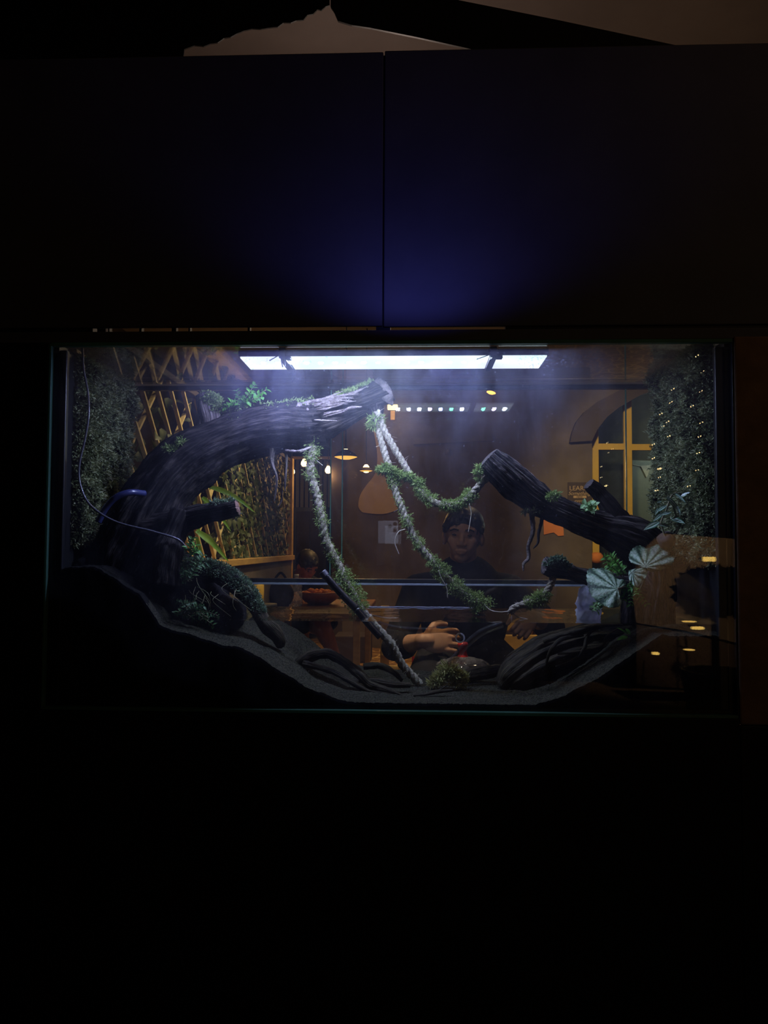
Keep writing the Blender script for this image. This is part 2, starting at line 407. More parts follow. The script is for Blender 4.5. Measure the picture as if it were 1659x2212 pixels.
M['ceiling'] = mat('ceiling_paint', (.13, .105, .098), (.165, .135, .125), 2, .9, spec=.1)
M['cream'] = mat('cream_panel', (.42, .29, .18), (.5, .36, .23), 4, .8)
M['archpaint'] = mat('arch_paint', (.045, .03, .028), None, rough=.7)
M['ivy'] = mat('ivy_leaf', (.028, .045, .014), (.10, .12, .042), 25, .5, trans=.15)
M['shirt'] = mat('black_cloth', (.008, .008, .011), (.014, .014, .018), 30, .9, spec=.1)
M['skin'] = mat('skin', (.36, .20, .13), (.42, .24, .16), 20, .55)
M['skin2'] = mat('skin_warm', (.36, .15, .09), (.42, .19, .11), 20, .55)
M['hair'] = mat('black_hair', (.006, .005, .005), (.014, .012, .011), 60, .5)
M['redplastic'] = mat('red_plastic', (.5, .02, .015), None, rough=.35)
M['orange'] = mat('orange_card', (.62, .20, .05), None, rough=.8)
M['tablewood'] = mat('table_wood', (.16, .065, .035), (.24, .10, .05), 7, .4, stretch=(1, 8, 1))
M['redbrown'] = mat('red_brown', (.25, .08, .04), None, rough=.4)
M['white'] = mat('white_cloth', (.7, .68, .6), None, rough=.8)
M['board'] = mat('grey_board', (.30, .35, .33), (.34, .38, .36), 3, .6)
M['clear'] = glass('clear_plastic', (.93, .95, .93), .06, .05, 30)
M['bottle'] = glass('bottle_plastic', (.85, .9, .86), .07, .6, 40)
M['hose'] = glass('clear_hose', (.72, .62, .44), .05, .06, 30)
M['warm'] = emis('warm_bulb', (1.0, .62, .25), 9.0)
M['warmshade'] = emis('lamp_underside', (1.0, .47, .08), 1.5)
M['fairy'] = emis('fairy_bulb', (1.0, .66, .28), 34.0)
# ------------------------------------------------------------------ the wall the tank sits in
def struct(o, label=None):
    o['kind'] = 'structure'
    if label: o['label'] = label
    return o
ZT = ZB+TH
PT = P(828, 113, 0.0)[2]                                 # top edge of the panel above the tank
PBm = P(828, 704.5, 0.0)[2]                              # its lower edge: a slit stays open under it
LT = P(828, 712.5, 0.0)[2]
def wallpanel(x0, x1, z0, z1, name, m='panel', y=0.0, t=0.006):
    return box(name, (x0, y-0.002, z0), (x1, y+t, z1), M[m], None, 0.002)
seam = P(828, 500, 0)[0]
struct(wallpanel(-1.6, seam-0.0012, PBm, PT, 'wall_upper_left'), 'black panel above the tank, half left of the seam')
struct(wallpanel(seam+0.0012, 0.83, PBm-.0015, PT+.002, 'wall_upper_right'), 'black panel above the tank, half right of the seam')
struct(box('trim_1', (P(812, 708, 0)[0], 0.004, LT-.01), (P(843, 708, 0)[0], 0.03, PBm+.03), M['trim']), 'black post that bridges the slit over the tank')
struct(box('trim_2', (-1.6, 0.0, ZT+0.001), (0.83, 0.006, LT), M['panel'], None, .001), 'black board along the top of the tank')
struct(box('trim_11', (seam-.012, .0045, PBm+.004), (seam+.012, .012, PT-.003), M['trim']), 'added black batten that keeps light out of the panel seam')  # added to stop light leaking through the seam
sl0 = P(200, 708, 0)[0]
struct(box('trim_3', (-1.6, 0.001, LT-.002), (sl0, 0.02, PBm+.004), M['trim']), 'black filler left of the slit')
sl1 = P(1092, 710, 0)[0]
struct(box('trim_4', (sl1, 0.001, LT-.002), (0.83, 0.02, PBm+.004), M['trim']), 'black filler right of the slit')
for i, px in enumerate((238, 306, 378, 411, 539)):
    p = P(px, 708, 0.012); w_ = (.0012, .0022, .004, .0015, .002)[i]
    struct(box('trim_%d' % (5+i), (p[0]-w_, 0.006, LT-.003), (p[0]+w_, 0.018, PBm+.005), M['trim']), 'small dark spacer in the slit over the tank')
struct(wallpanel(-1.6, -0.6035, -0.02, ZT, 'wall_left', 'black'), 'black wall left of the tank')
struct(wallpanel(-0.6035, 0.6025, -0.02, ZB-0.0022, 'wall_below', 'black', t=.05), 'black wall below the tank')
xr = 0.6015
# brown plastered pillar board right of the tank, rough dark wall above it
struct(box('wall_right', (xr, -.004, ZB-.012), (1.5, .03, ZT+.004), M['brownboard'], None, .003), 'brown plastered board right of the tank')
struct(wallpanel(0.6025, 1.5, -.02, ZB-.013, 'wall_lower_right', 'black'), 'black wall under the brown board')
bm = bmesh.new()
bmesh.ops.create_grid(bm, x_segments=50, y_segments=90, size=0.5)
x0, x1, z0, z1 = 0.832, 1.5, ZT+.006, PT
for v in bm.verts:
    a, b = v.co.x+.5, v.co.y+.5; p = Vector((x0+(x1-x0)*a, 0, z0+(z1-z0)*b))
    v.co = (p.x, -.004+.006*mnoise.fractal(p*9, 1, 2, 4)-.012*max(0, 1-6*abs(mnoise.noise(p*4)))*0.5, p.z)
r_ = bmesh.ops.extrude_face_region(bm, geom=bm.faces[:])
bmesh.ops.translate(bm, verts=[v for v in r_['geom'] if isinstance(v, bmesh.types.BMVert)], vec=(0, .04, 0))
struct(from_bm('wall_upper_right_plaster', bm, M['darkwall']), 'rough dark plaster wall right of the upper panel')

# ------------------------------------------------------------------ the tank
tank = thing('aquarium', 'long glass tank half filled with water, set in the black wall', 'aquarium', (0, TD/2, ZB))
def tb(name, lo, hi, m, bev=0.0): return box(name, lo, hi, M[m], tank, bev)
hx = TW/2
tb('front_pane', (-hx, 0, ZB), (hx, GT, ZT), 'front_glass')
tb('back_pane', (-hx+GT, TD-GT, ZB+GT), (hx-GT, TD, ZT-.012), 'back_glass')
tb('left_pane', (-hx, GT, ZB), (-hx+GT, TD, ZT), 'silicone')
tb('right_pane', (hx-GT, GT, ZB), (hx, TD, ZT), 'silicone')
tb('bottom_pane', (-hx+GT, GT, ZB), (hx-GT, TD-GT, ZB+GT), 'silicone')
tb('lid', (-hx+.004, GT+.002, ZT-.006), (hx-.004, TD-.004, ZT), 'lid_glass')
tb('top_edge', (-hx, -0.0015, ZT-.0055), (hx, GT+.001, ZT+.0008), 'edge', .0008)['label'] = 'greenish polished top edge of the glass'
tb('bottom_edge', (-hx, -0.0015, ZB-.002), (hx, GT, ZB+.0035), 'edge', .0008)['label'] = 'greenish polished bottom edge of the glass'
tb('side_edge', (-hx-.003, -0.0012, ZB), (-hx+.0008, GT, ZT), 'edge', .0006)['label'] = 'polished glass edge'
tb('side_edge', (hx-.0012, -0.0012, ZB), (hx+.001, GT, ZT), 'silicone', .0006)
for sx in (-1, 1):
    tb('silicone_seam', (sx*(hx-.026) if sx > 0 else -hx+GT, GT, ZB+GT), (hx-GT if sx > 0 else -hx+.024, GT+.012, ZT-.01), 'silicone', .002)
zb1 = ZT-.0064; zb0 = zb1-.0105
tb('rear_brace', (-hx+.01, TD-.002, zb0), (hx-.01, TD+.012, zb1), 'silicone', .001)['label'] = 'black rail along the top of the rear glass'
tb('rear_painted_glint', (-hx+.012, TD-.016, zb1-.0036), (hx-.012, TD-.0105, zb1), 'cream', .0005)['label'] = 'pale painted glint on the top brace edge'  # warm light on the glass edge, put in as a cream strip
z0_ = P(850, 1260, TD)[2]; z1_ = P(850, 1251, TD)[2]
tb('rear_rail', (-hx+.01, TD+.001, z0_), (hx-.01, TD+.02, z1_), 'silicone', .001)['label'] = 'black rail across the rear glass'
z2_ = P(850, 1264.5, TD)[2]
tb('rear_rail_edge', (-hx+.01, TD+.001, z2_), (hx-.01, TD+.012, z0_), 'palering', .0006)['label'] = 'pale edge below the rear rail'
for px, y0, y1 in ((716, 828, 1250), (741, 828, 1250), (1351, 825, 1140)):
    a = P(px, y0, TD+.004); b = P(px, y1, TD+.004)
    tb('pane_edge', (a[0]-.0011, TD+.001, b[2]), (a[0]+.0011, TD+.007, a[2]), 'edge')
a = P(152, 752, .03); b = P(245, 820, TD-.02)
bm = bmesh.new(); bar_bm(bm, P(160, 757, .06), P(247, 821, TD-.015), .010, .006)
from_bm('side_brace', bm, M['yellowwood'], tank)['label'] = 'tan strip along the top of the left side'

# water: only its surface and its body tint; stands inside the panes
ZW = P(850, 1343, GT)[2]
nx, ny = 200, 60
gx = np.linspace(-hx+GT+.001, hx-GT-.001, nx); gy = np.linspace(GT+.0008, TD-GT-.0008, ny)
W3 = np.array([(x, y, ZW+.0006*mnoise.noise((x*14, y*9, 1))+.0005*mnoise.noise((x*40, y*18, 5))) for x in gx for y in gy])
M['water'] = glass('water_surface', (.93, .95, .90), .022, 0, bump=.04, bscale=35)
o = build('tank_water', W3, grid_faces(nx, ny, False), M['water']); tag(o, 'still clear water in the lower third of the tank', 'water', None, 'stuff')

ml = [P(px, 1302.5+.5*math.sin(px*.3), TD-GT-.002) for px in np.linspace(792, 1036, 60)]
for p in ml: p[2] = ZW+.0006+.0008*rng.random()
tube('painted_waterline_glint', ml, .0011, M['palering'], tank, 6, 240)['label'] = 'pale painted lamp glint along the waterline on the rear glass'  # lamp glint on the meniscus, put in as a pale tube
# condensation droplets under the lid
dv = []
for cpx, cpy, n, sx, sy in ((1225, 768, 240, 60, 16), (1180, 775, 130, 26, 14), (520, 770, 110, 45, 16), (640, 765, 50, 40, 12)):
    for i in range(n):
        p = P(cpx+rng.normal()*sx, cpy+rng.normal()*sy, GT+.0005)
        if p[2] > ZT-.008 or p[2] < ZT-.07: continue
        V, Fs = lathe(None, (0, 0, 0), [(1, 0), (.8, .5), (.4, .75), (.02, .85)], None, segs=8); r = .0005+.0016*rng.random()**2
        V = V*r; V = np.stack([V[:, 0], V[:, 2]*.8, V[:, 1]], 1)+p; dv.append((V, Fs))
V, Fs = join(dv); M['drop'] = glass('water_drop', (.9, .93, .97), .10, .12, 200, .05)
o = build('condensation', V, Fs, M['drop']); tag(o, 'beads of condensation on the glass near the lamp ends', 'condensation', None, 'stuff')

# ------------------------------------------------------------------ the lamp under the lid
ya, yb = 0.045, 0.145
la, lb = P(527, 783, .095), P(1176, 783, .095); zl = P(850, 783, .095)[2]
lamp = thing('aquarium_lamp', 'long white and blue LED lamp glowing under the tank lid', 'lamp', ((la[0]+lb[0])/2, .095, zl))
box('housing', (la[0], ya, zl+.001), (lb[0], yb, zl+.012), M['trim'], lamp, .002)
M['led_panel'] = None
k = NT('led_panel'); e = k.n('ShaderNodeEmission'); k.l(k.ramp(k.noise(9, 1, .4), [(.3, (.50, .52, 1.0)), (.5, (.80, .88, 1.0)), (.7, (.6, .9, 1.0))]), e.inputs[0]); e.inputs[1].default_value = 1.5
k.l(e.outputs[0], k.out.inputs[0]); M['led_panel'] = k.m
seg = [(la[0]+.003, P(612, 783, .095)[0]), (P(629, 783, .095)[0], P(1052, 783, .095)[0]), (P(1068, 783, .095)[0], lb[0]-.003)]
dfs = []
for a, b in seg:
    dfs.append((a, b, box('diffuser', (a, ya+.004, zl-.002), (b, yb-.004, zl+.0015), M['led_panel'], lamp, .001)))
    dfs[-1][2]['label'] = 'glowing white diffuser strip'
LEDC = {'w': emis('led_white', (.57, .71, 1.0), 1150), 'b': emis('led_blue', (.10, .14, 1.0), 1100), 'p': emis('led_violet', (.42, .25, 1.0), 800), 'g': emis('led_green', (.12, 1.0, .45), 120)}
seq = 'wpbwwwpwwgwwwpbgwwgpw'
for i in range(21):
    px = 541+i*30.7; p = P(px, 783, .095)
    if not any(a-.001 < p[0] < b+.001 for a, b in seg): continue
    for yy in (.085,):
        lathe('led', (p[0], yy, zl-.0046), [(.0004, 0), (.0035, .0003), (.0048, .0016), (.005, .0026)], LEDC[seq[i]], [d for a, b, d in dfs if a-.001 < p[0] < b+.001][0], 12)
for px in (620, 1060):
    p = P(px, 783, .095)
    bm = bmesh.new()
    box_bm(bm, (p[0]-.006, ya-.004, zl-.005), (p[0]+.006, yb+.004, zl+.016), .001)
    box_bm(bm, (p[0]-.004, ya-.006, zl-.006), (p[0]+.016, ya+.008, zl-.0005), .001)
    box_bm(bm, (p[0]-.003, .06, zl+.012), (p[0]+.003, .075, ZT-.006), .001)
    for q in range(6):
        a = V3((p[0]+rng.normal()*.010, ya-.004, zl+.004+rng.normal()*.004)); b = a+rng.normal(size=3)*np.array([.02, .004, .010])
        bar_bm(bm, a, b, .0016, .0012)
    from_bm('clip', bm, M['blackplastic'], lamp)
#light('lamp_light', 'AREA', ((la[0]+lb[0])/2, .095, zl-.006), 3.2, (.80, .88, 1.0), (lb[0]-la[0]-.02, .085), ((la[0]+lb[0])/2, .095, 0), parent=lamp)

# ------------------------------------------------------------------ ground in the tank
fx = [-20, 100, 200, 300, 345, 430, 520, 600, 660, 740, 850, 1000, 1150, 1215, 1290, 1370, 1430, 1500, 1600, 1700]
fy = [1225, 1228, 1225, 1285, 1352, 1378, 1402, 1445, 1485, 1515, 1524, 1527, 1526, 1508, 1465, 1410, 1376, 1372, 1378, 1380]
def front_z(x):
    px = 829.5+F*0 + 0
    lo, hi = -100.0, 1800.0
    q = (np.interp(x, [P(a, 1400, GT)[0] for a in fx], [P(a, b, GT)[2] for a, b in zip(fx, fy)]))
    return q
def ground_z(x, y):
    t = (y-GT)/(TD-2*GT); z = front_z(x)
    hump = .012*t + (.018*t*math.exp(-((x+.26)/.12)**2))
    z = z+hump*(1 if z < ZW-.01 else .3)
    z += .004*mnoise.fractal((x*18, y*18, 2.0), 1, 2, 4)
    return max(z, ZB+GT+.004)
nx, ny = 420, 120
gx = np.linspace(-hx+GT+.0005, hx-GT-.0005, nx); gy = np.linspace(GT+.0006, TD-GT-.0006, ny)
top = np.array([(x, y, ground_z(x, y)+.0016*rng.random()) for x in gx for y in gy])
sandthing = thing('substrate', 'sloping bed of dark sand over black soil in the tank', 'sand', (0, TD/2, ZB+GT))
sandthing['kind'] = 'stuff'
gf = grid_faces(nx, ny, False); lf_ = top[gf[:, 0], 0]+.03*np.array([mnoise.noise((top[i, 1]*25, 3, top[i, 2]*20)) for i in gf[:, 0]]) < P(352, 1350, .1)[0]
build('sand_surface', top, gf[~lf_], M['sand'], sandthing, False); build('shaded_sand_surface', top, gf[lf_], M['soil'], sandthing, False)  # left part of the sand: the trunk's shade put into black colour
T2 = top.reshape(nx, ny, 3); loop = np.vstack([T2[:, 0], T2[-1, 1:], T2[::-1, -1][1:], T2[0, ::-1][1:-1]])
low = loop.copy(); low[:, 2] = ZB+GT+.0003; loop = loop.copy(); loop[:, 2] -= .0012
build('soil_side', np.vstack([low, loop]), grid_faces(2, len(loop)), M['soil'], sandthing, False)
# black foam rock at the left
rk = []
for cpx, cpy, Y, r in ((200, 1250, .15, 90), (290, 1230, .20, 70), (330, 1290, .12, 70), (160, 1180, .2, 55), (430, 1290, .16, 60), (485, 1330, .14, 45), (390, 1235, .2, 45)):
    c = P(cpx, cpy, Y); bm = bmesh.new(); bmesh.ops.create_icosphere(bm, subdivisions=5, radius=r*m_px(Y))
    for v in bm.verts: v.co *= 1+.35*mnoise.fractal(v.co*16+Vector(c)*3, 1, 2, 5)
    Vv = np.array([v.co[:] for v in bm.verts])*np.array([1, .9, 1])+c; Vv[:, 0] = np.maximum(Vv[:, 0], -hx+GT+.002); Vv[:, 1] = np.clip(Vv[:, 1], GT+.003, TD-GT-.003)
    Vv[:, 2] = np.maximum(Vv[:, 2], ZB+GT+.002)
    rk.append((Vv, [np.array([[v.index for v in f.verts] for f in bm.faces])])); bm.free()
V, Fs = join(rk); o = build('foam_rock', V, Fs, M['rock']); tag(o, 'black lumpy rock wall in the left corner of the tank', 'rock')

# moss walls on both sides
def moss_wall(name, label, side, z0, z1, y0, y1, thick, n, edge=None):
    x = side*(hx-GT-.002); a, b = 70, 120
    ys = np.linspace(y0, y1, a); zs = np.linspace(z0, z1, b)
    def th(y, z):
        u = min((y-y0), (y1-y), (z-z0)*1.2, (z1-z)*1.2)/.02
        return thick*(max(0, min(1, u))**.5)*(.62+.75*mnoise.fractal((y*30, z*30, side), .8, 2, 4))+.001
    G = np.array([(x-side*th(y, z), y, z) for y in ys for z in zs])
    root = thing(name, label, 'moss wall', (x, (y0+y1)/2, z0)); root['kind'] = 'stuff'
    build('backing', G, grid_faces(a, b, False), M['rock'], root)
    k = rng.integers(0, len(G), n); nr = np.tile([-side*1.0, -.25, .1], (n, 1))
    V, Fs = leaflets(G[k]+rng.normal(size=(n, 3))*np.array([.004, .002, .002]), nr, .0078, .0017, .9, .3)
    o = build('moss', V, Fs, M['mossdark'], root, False); o['kind'] = 'stuff'
za, zc = P(200, 1175, .12)[2], P(200, 800, .2)[2]
moss_wall('moss_wall', 'tall panel of dull green moss on the left side of the tank', -1, za, zc, .075, TD-.02, .03, 42000)
moss_wall('moss_wall', 'tall panel of dull green moss on the right side of the tank, behind the striped vine', 1, P(1500, 1215, .12)[2], P(1500, 775, .2)[2], .05, TD-.015, .034, 52000)

# ------------------------------------------------------------------ driftwood
big = thing('driftwood', 'big dark arching driftwood trunk rising from the left of the tank', 'driftwood', P(240, 1340, .14))
O1, I1 = limb('trunk', [(215, 1360, .14, 68), (245, 1270, .15, 74), (300, 1150, .16, 72), (360, 1050, .175, 66), (430, 985, .19, 60), (520, 940, .20, 54), (600, 922, .21, 52), (655, 920, .215, 51), (690, 918, .215, 49)],
             M['bark'], big, segs=120, step=.0035, ridge=.17, k=3.2, rough=.16, fine=.03, seed=1, caps=(True, True), jag=.03)
O2, I2 = limb('branch', [(640, 903, .225, 24), (690, 892, .225, 27), (745, 877, .225, 27), (790, 862, .225, 29), (830, 846, .225, 30)], M['bark'], big, segs=80, step=.003, ridge=.2, k=3, rough=.14, seed=4, caps=(True, False), skew=.55)
_, I2b = limb('branch', [(655, 930, .215, 40), (705, 918, .215, 30), (750, 900, .220, 20), (795, 882, .225, 12)], M['bark'], big, segs=64, step=.003, ridge=.2, k=3, rough=.16, seed=6)
O2c, I2c = limb('branch', [(806, 858, .225, 21), (810, 880, .225, 18), (813, 900, .225, 14), (814, 912, .225, 9)], M['bark'], big, segs=40, step=.002, ridge=.18, k=3, rough=.16, seed=7)
O3, I3 = limb('branch', [(318, 1150, .13, 40), (385, 1130, .11, 30), (440, 1112, .09, 22), (490, 1102, .08, 19), (512, 1096, .08, 17)], M['bark'], big, segs=64, step=.003, ridge=.15, k=3, rough=.18, seed=9, caps=(True, False))
O4, I4 = limb('branch', [(462, 950, .215, 34), (458, 905, .215, 31), (448, 872, .215, 26), (441, 851, .215, 19)], M['bark3'], big, segs=64, step=.003, ridge=.14, k=3, rough=.2, seed=11)
limb('branch', [(395, 1110, .10, 26), (372, 1160, .08, 30), (360, 1200, .07, 34), (350, 1260, .07, 40)], M['bark'], big, segs=64, step=.004, ridge=.14, k=3, rough=.2, seed=12)
def cut_cap(info, m, parent, push=.0, name='cut_face', at=-1, rr=0.97):
    C, T, ring = info['C'][at], info['T'][at]*(1 if at == -1 else -1), info['ring'][at]
    n = len(ring); Vv, q = [], 8
    for i in range(q+1):
        for p in ring: Vv.append(C+(p-C)*(rr*(1-i/q)+.004)+T*(push*(1-(1-i/q)**2)+.0015*mnoise.noise(p*300)+.0006))
    return build(name, np.array(Vv), grid_faces(q+1, n), m, parent)
cut_cap(I2, M['cutpale'], O2, .001)['label'] = 'pale torn end of the branch'
V, Fs, _ = limb_mesh(ctrl([(812, 822, .210, 10), (826, 838, .203, 14), (838, 858, .201, 12), (848, 876, .203, 2)]), segs=24, step=.002, ridge=.25, k=3, rough=.1, seed=21, squash=.35)
build('splinter', V, Fs, M['cutpale'], O2)['label'] = 'pale torn splinter'
cut_cap(I3, M['redwood'], O3, .003)['label'] = 'reddish cut end'
fib = []
for i in range(26):
    t = random.random(); y0 = 872+26*t; x0 = 648+6*random.random()
    pts = [(x0, y0, .188+.02*t, 2+2*random.random()), (x0+30, y0+3-12*(1-t)+rng.normal()*3, .188+.012*t, 2.4), (x0+62+random.random()*20, y0-4-14*(1-t)+rng.normal()*3, .190, 1.8), (x0+90+random.random()*40, y0-10-14*(1-t)+rng.normal()*4, .194, .6)]
    V, Fs, _ = limb_mesh(ctrl(pts), segs=8, step=.003, ridge=.3, k=2, rough=.2, seed=i); fib.append((V, Fs))
for i in range(12):
    x0 = 652+rng.normal()*9; y0 = 870+random.random()*10
    pts = [(x0, y0, .185, 2.2), (x0-2+rng.normal()*3, y0+18, .180, 3), (x0+rng.normal()*4, y0+38+random.random()*12, .175, 1)]
    V, Fs, _ = limb_mesh(ctrl(pts), segs=8, step=.003, ridge=.3, k=2, rough=.2, seed=i+40); fib.append((V, Fs))
for i in range(7):
    x0 = 690+i*8+rng.normal()*3; y0 = 869-i*2.4
    pts = [(x0, y0, .205, 1.5), (x0+30, y0-7, .202, 2.2), (x0+65, y0-17+rng.normal()*2, .204, .8)]
    V, Fs, _ = limb_mesh(ctrl(pts), segs=8, step=.003, ridge=.3, k=2, rough=.2, seed=i+70); fib.append((V, Fs))
for pts in ([(741, 890, .188, 2), (757, 881, .185, 3), (782, 879, .187, 1.4)], [(660, 905, .175, 1.2), (690, 908, .173, 2), (728, 909, .178, 1)], [(618, 974, .170, 3), (645, 976, .098, 4), (672, 966, .170, 2)]):
    V, Fs, _ = limb_mesh(ctrl(pts), segs=8, step=.003, ridge=.3, k=2, rough=.2, seed=90); fib.append((V, Fs))
V, Fs = join(fib); o = build('torn_fibres', V, Fs, M['palewood'], big); o['label'] = 'pale torn wood fibres'; o['kind'] = 'stuff'
for j, pts in enumerate(([(587, 968, .190, 8), (588, 1000, .190, 4), (597, 1030, .190, 3), (596, 1060, .190, 2.4), (592, 1085, .190, 1)], [(617, 965, .200, 5), (619, 1000, .200, 2.4), (616, 1040, .200, 2.2), (616, 1062, .200, 1.2)], [(610, 1040, .260, 1), (608, 1080, .260, 1.6), (600, 1096, .260, 1)])):
    limb('hanging_root', pts, M['bark3'], big, segs=12, step=.003, ridge=.2, k=2, rough=.2, seed=30+j)
def mtuft(name, blobs, m, parent, **kw):
    V, Fs = join([moss_blob(*b, **kw) for b in blobs]); o = build(name, V, Fs, M[m], parent, False); o['kind'] = 'stuff'; return o
moss_on('moss', I2, 1500, M['moss'], O2, .45, 1, .007, .0011, .75)
moss_on('moss', I1, 700, M['moss'], O1, .60, .97, .006, .0011, .85)
mtuft('moss', [(458, 863, .200, 22, 900), (470, 885, .200, 16, 300), (445, 852, .210, 12, 250)], 'moss', O4, ln=.006, wd=.0016)
mtuft('moss', [(372, 972, .135, 12, 160), (392, 955, .135, 10, 140), (362, 968, .135, 9, 90)], 'moss', O1, ln=.008, wd=.0010)
mtuft('moss', [(470, 1088, .08, 16, 260), (495, 1084, .08, 12, 200), (505, 1110, .08, 10, 120)], 'mossblue', O3, ln=.007, wd=.0012)
mtuft('moss', [(812, 905, .210, 16, 260), (806, 920, .210, 10, 160)], 'moss', O2c, ln=.010, wd=.0009)

right = thing('driftwood', 'grooved grey driftwood log slanting down across the right half of the tank', 'driftwood', P(1390, 1330, .2))
Q1, R1 = limb('trunk', [(1056, 990, .13, 29), (1080, 1012, .13, 32), (1120, 1048, .135, 34), (1170, 1085, .14, 30), (1230, 1112, .15, 28), (1290, 1135, .16, 32), (1340, 1152, .17, 42), (1385, 1180, .18, 52), (1405, 1240, .18, 52), (1400, 1300, .18, 50), (1395, 1345, .18, 52)],
             M['bark2'], right, segs=110, step=.0035, ridge=.24, k=4.2, rough=.10, fine=.03, seed=14, caps=(False, True))
cut_cap(R1, M['bark2'], Q1, .004, at=0)['label'] = 'grey cut end of the log'
Q2, R2 = limb('branch', [(1272, 1046, .15, 13), (1290, 1062, .155, 16), (1318, 1098, .16, 20), (1350, 1140, .17, 26), (1370, 1165, .17, 30)], M['bark'], right, segs=56, step=.003, ridge=.18, k=3, rough=.18, seed=15, caps=(False, True))
cut_cap(R2, M['bark2'], Q2, .003, at=0)
Q3, R3 = limb('branch', [(1176, 1222, .08, 17), (1200, 1228, .085, 19), (1235, 1238, .10, 16), (1290, 1252, .13, 18), (1345, 1262, .15, 26), (1385, 1275, .17, 34)], M['bark2'], right, segs=56, step=.003, ridge=.16, k=3, rough=.2, seed=16, caps=(False, True))
cut_cap(R3, M['cutpale'], Q3, .003, at=0)['label'] = 'pale cut end'
limb('root', [(1145, 1080, .13, 8), (1150, 1120, .13, 6), (1151, 1150, .13, 5), (1141, 1180, .13, 4), (1142, 1205, .13, 4), (1131, 1218, .13, 3), (1131, 1234, .13, 1.5)], M['palewood'], right, segs=14, step=.003, ridge=.2, k=2, rough=.25, seed=17)
limb('root', [(1173, 1092, .14, 5), (1170, 1125, .14, 4), (1164, 1150, .14, 3.4), (1162, 1172, .14, 2.6), (1152, 1185, .14, 1)], M['bark2'], right, segs=12, step=.003, ridge=.2, k=2, rough=.25, seed=18)
limb('root', [(1385, 1230, .13, 6), (1402, 1250, .11, 5), (1412, 1270, .10, 4), (1415, 1295, .1, 3)], M['bark2'], right, segs=12, step=.003, ridge=.2, k=2, rough=.25, seed=19)
limb('branch', [(1370, 1215, .19, 46), (1440, 1215, .20, 38), (1500, 1190, .22, 34)], M['bark'], right, segs=48, step=.005, ridge=.12, k=3, rough=.2, seed=20)
mtuft('moss', [(1194, 1073, .10, 13, 260), (1201, 1066, .10, 8, 100)], 'moss', Q1, ln=.006, wd=.0013)
mtuft('moss', [(1205, 1212, .07, 17, 500), (1188, 1218, .07, 12, 200), (1222, 1222, .07, 10, 200)], 'mossblue', Q3, ln=.006, wd=.0018)
mtuft('moss', [(1160, 1100, .125, 9, 120), (1135, 1105, .125, 6, 60)], 'mossdark', right, ln=.008, wd=.001)
mtuft('moss', [(1033, 1020, .12, 9, 150), (1034, 1035, .12, 6, 70), (1037, 1008, .12, 7, 60)], 'moss', right, ln=.007, wd=.0012)

arm = thing('driftwood', 'short mossy driftwood arm dipping into the water at the lower left', 'driftwood', P(563, 1330, .10))
OA, A1 = limb('branch', [(370, 1245, .13, 26), (425, 1232, .11, 22), (478, 1242, .10, 21), (520, 1270, .10, 20), (546, 1303, .10, 16), (566, 1328, .10, 8)], M['bark'], arm, segs=48, step=.004, ridge=.14, k=3, rough=.2, seed=23)
moss_on('moss', A1, 5500, M['mossblue'], OA, .1, 1, .0045, .0010, -.2, .8, .003)
limb('root', [(548, 1310, .10, 14), (575, 1350, .10, 17), (600, 1375, .11, 16), (605, 1395, .12, 10)], M['wetwood'], arm, segs=32, step=.004, ridge=.14, k=3, rough=.2, seed=24)

# sunken wood
log = thing('driftwood', 'thick sunken log lying on the sand at the right, with thin roots over it', 'driftwood', P(1180, 1480, .16))
OL, L1 = limb('trunk', [(1085, 1485, .15, 20), (1120, 1452, .15, 36), (1180, 1415, .16, 42), (1260, 1390, .17, 38), (1330, 1380, .18, 38), (1385, 1380, .19, 30), (1428, 1380, .2, 14)], M['wetwood'], log, segs=80, step=.004, ridge=.2, k=3.5, rough=.14, seed=25)
for j, pts in enumerate(([(1175, 1385, .12, 7), (1200, 1375, .11, 6), (1240, 1366, .11, 6), (1300, 1352, .12, 4), (1345, 1350, .13, 2)], [(1178, 1440, .11, 2), (1190, 1405, .10, 4), (1215, 1380, .105, 5), (1260, 1372, .11, 3)], [(1200, 1440, .1, 2), (1240, 1425, .1, 3), (1262, 1400, .1, 4), (1268, 1375, .11, 3), (1290, 1355, .12, 2)], [(1205, 1412, .1, 3), (1250, 1408, .1, 3), (1300, 1395, .11, 3), (1310, 1375, .12, 2), (1335, 1358, .13, 1.5)])):
    limb('root', pts, M['wetwood'], log, segs=12, step=.003, ridge=.2, k=2, rough=.2, seed=50+j)
lowr = thing('driftwood', 'forked sunken root arching over the sand in the middle of the tank floor', 'driftwood', P(800, 1490, .12))
for j, pts in enumerate(([(640, 1440, .12, 12), (665, 1420, .12, 12), (705, 1412, .115, 11), (740, 1428, .11, 10), (775, 1455, .10, 10), (800, 1478, .095, 9), (835, 1490, .09, 6), (872, 1503, .085, 2)], [(785, 1440, .17, 7), (820, 1438, .17, 7), (850, 1452, .16, 6), (868, 1470, .15, 4)], [(775, 1468, .10, 6), (812, 1472, .10, 9), (850, 1478, .1, 7), (885, 1480, .11, 6)], [(655, 1432, .11, 7), (720, 1452, .1, 6), (790, 1490, .09, 5), (850, 1500, .085, 2)])):
    limb('root', pts, M['wetwood'], lowr, segs=32, step=.003, ridge=.14, k=2.4, rough=.18, seed=60+j)
tw = thing('driftwood', 'thin twig lying on the sand in front of the moss clump', 'driftwood', P(935, 1497, .07))
limb('twig', [(893, 1502, .07, 2), (920, 1500, .07, 3), (945, 1494, .075, 4), (978, 1491, .08, 2.5)], M['wetwood'], tw, segs=14, step=.003, ridge=.15, k=2, rough=.2, seed=66)
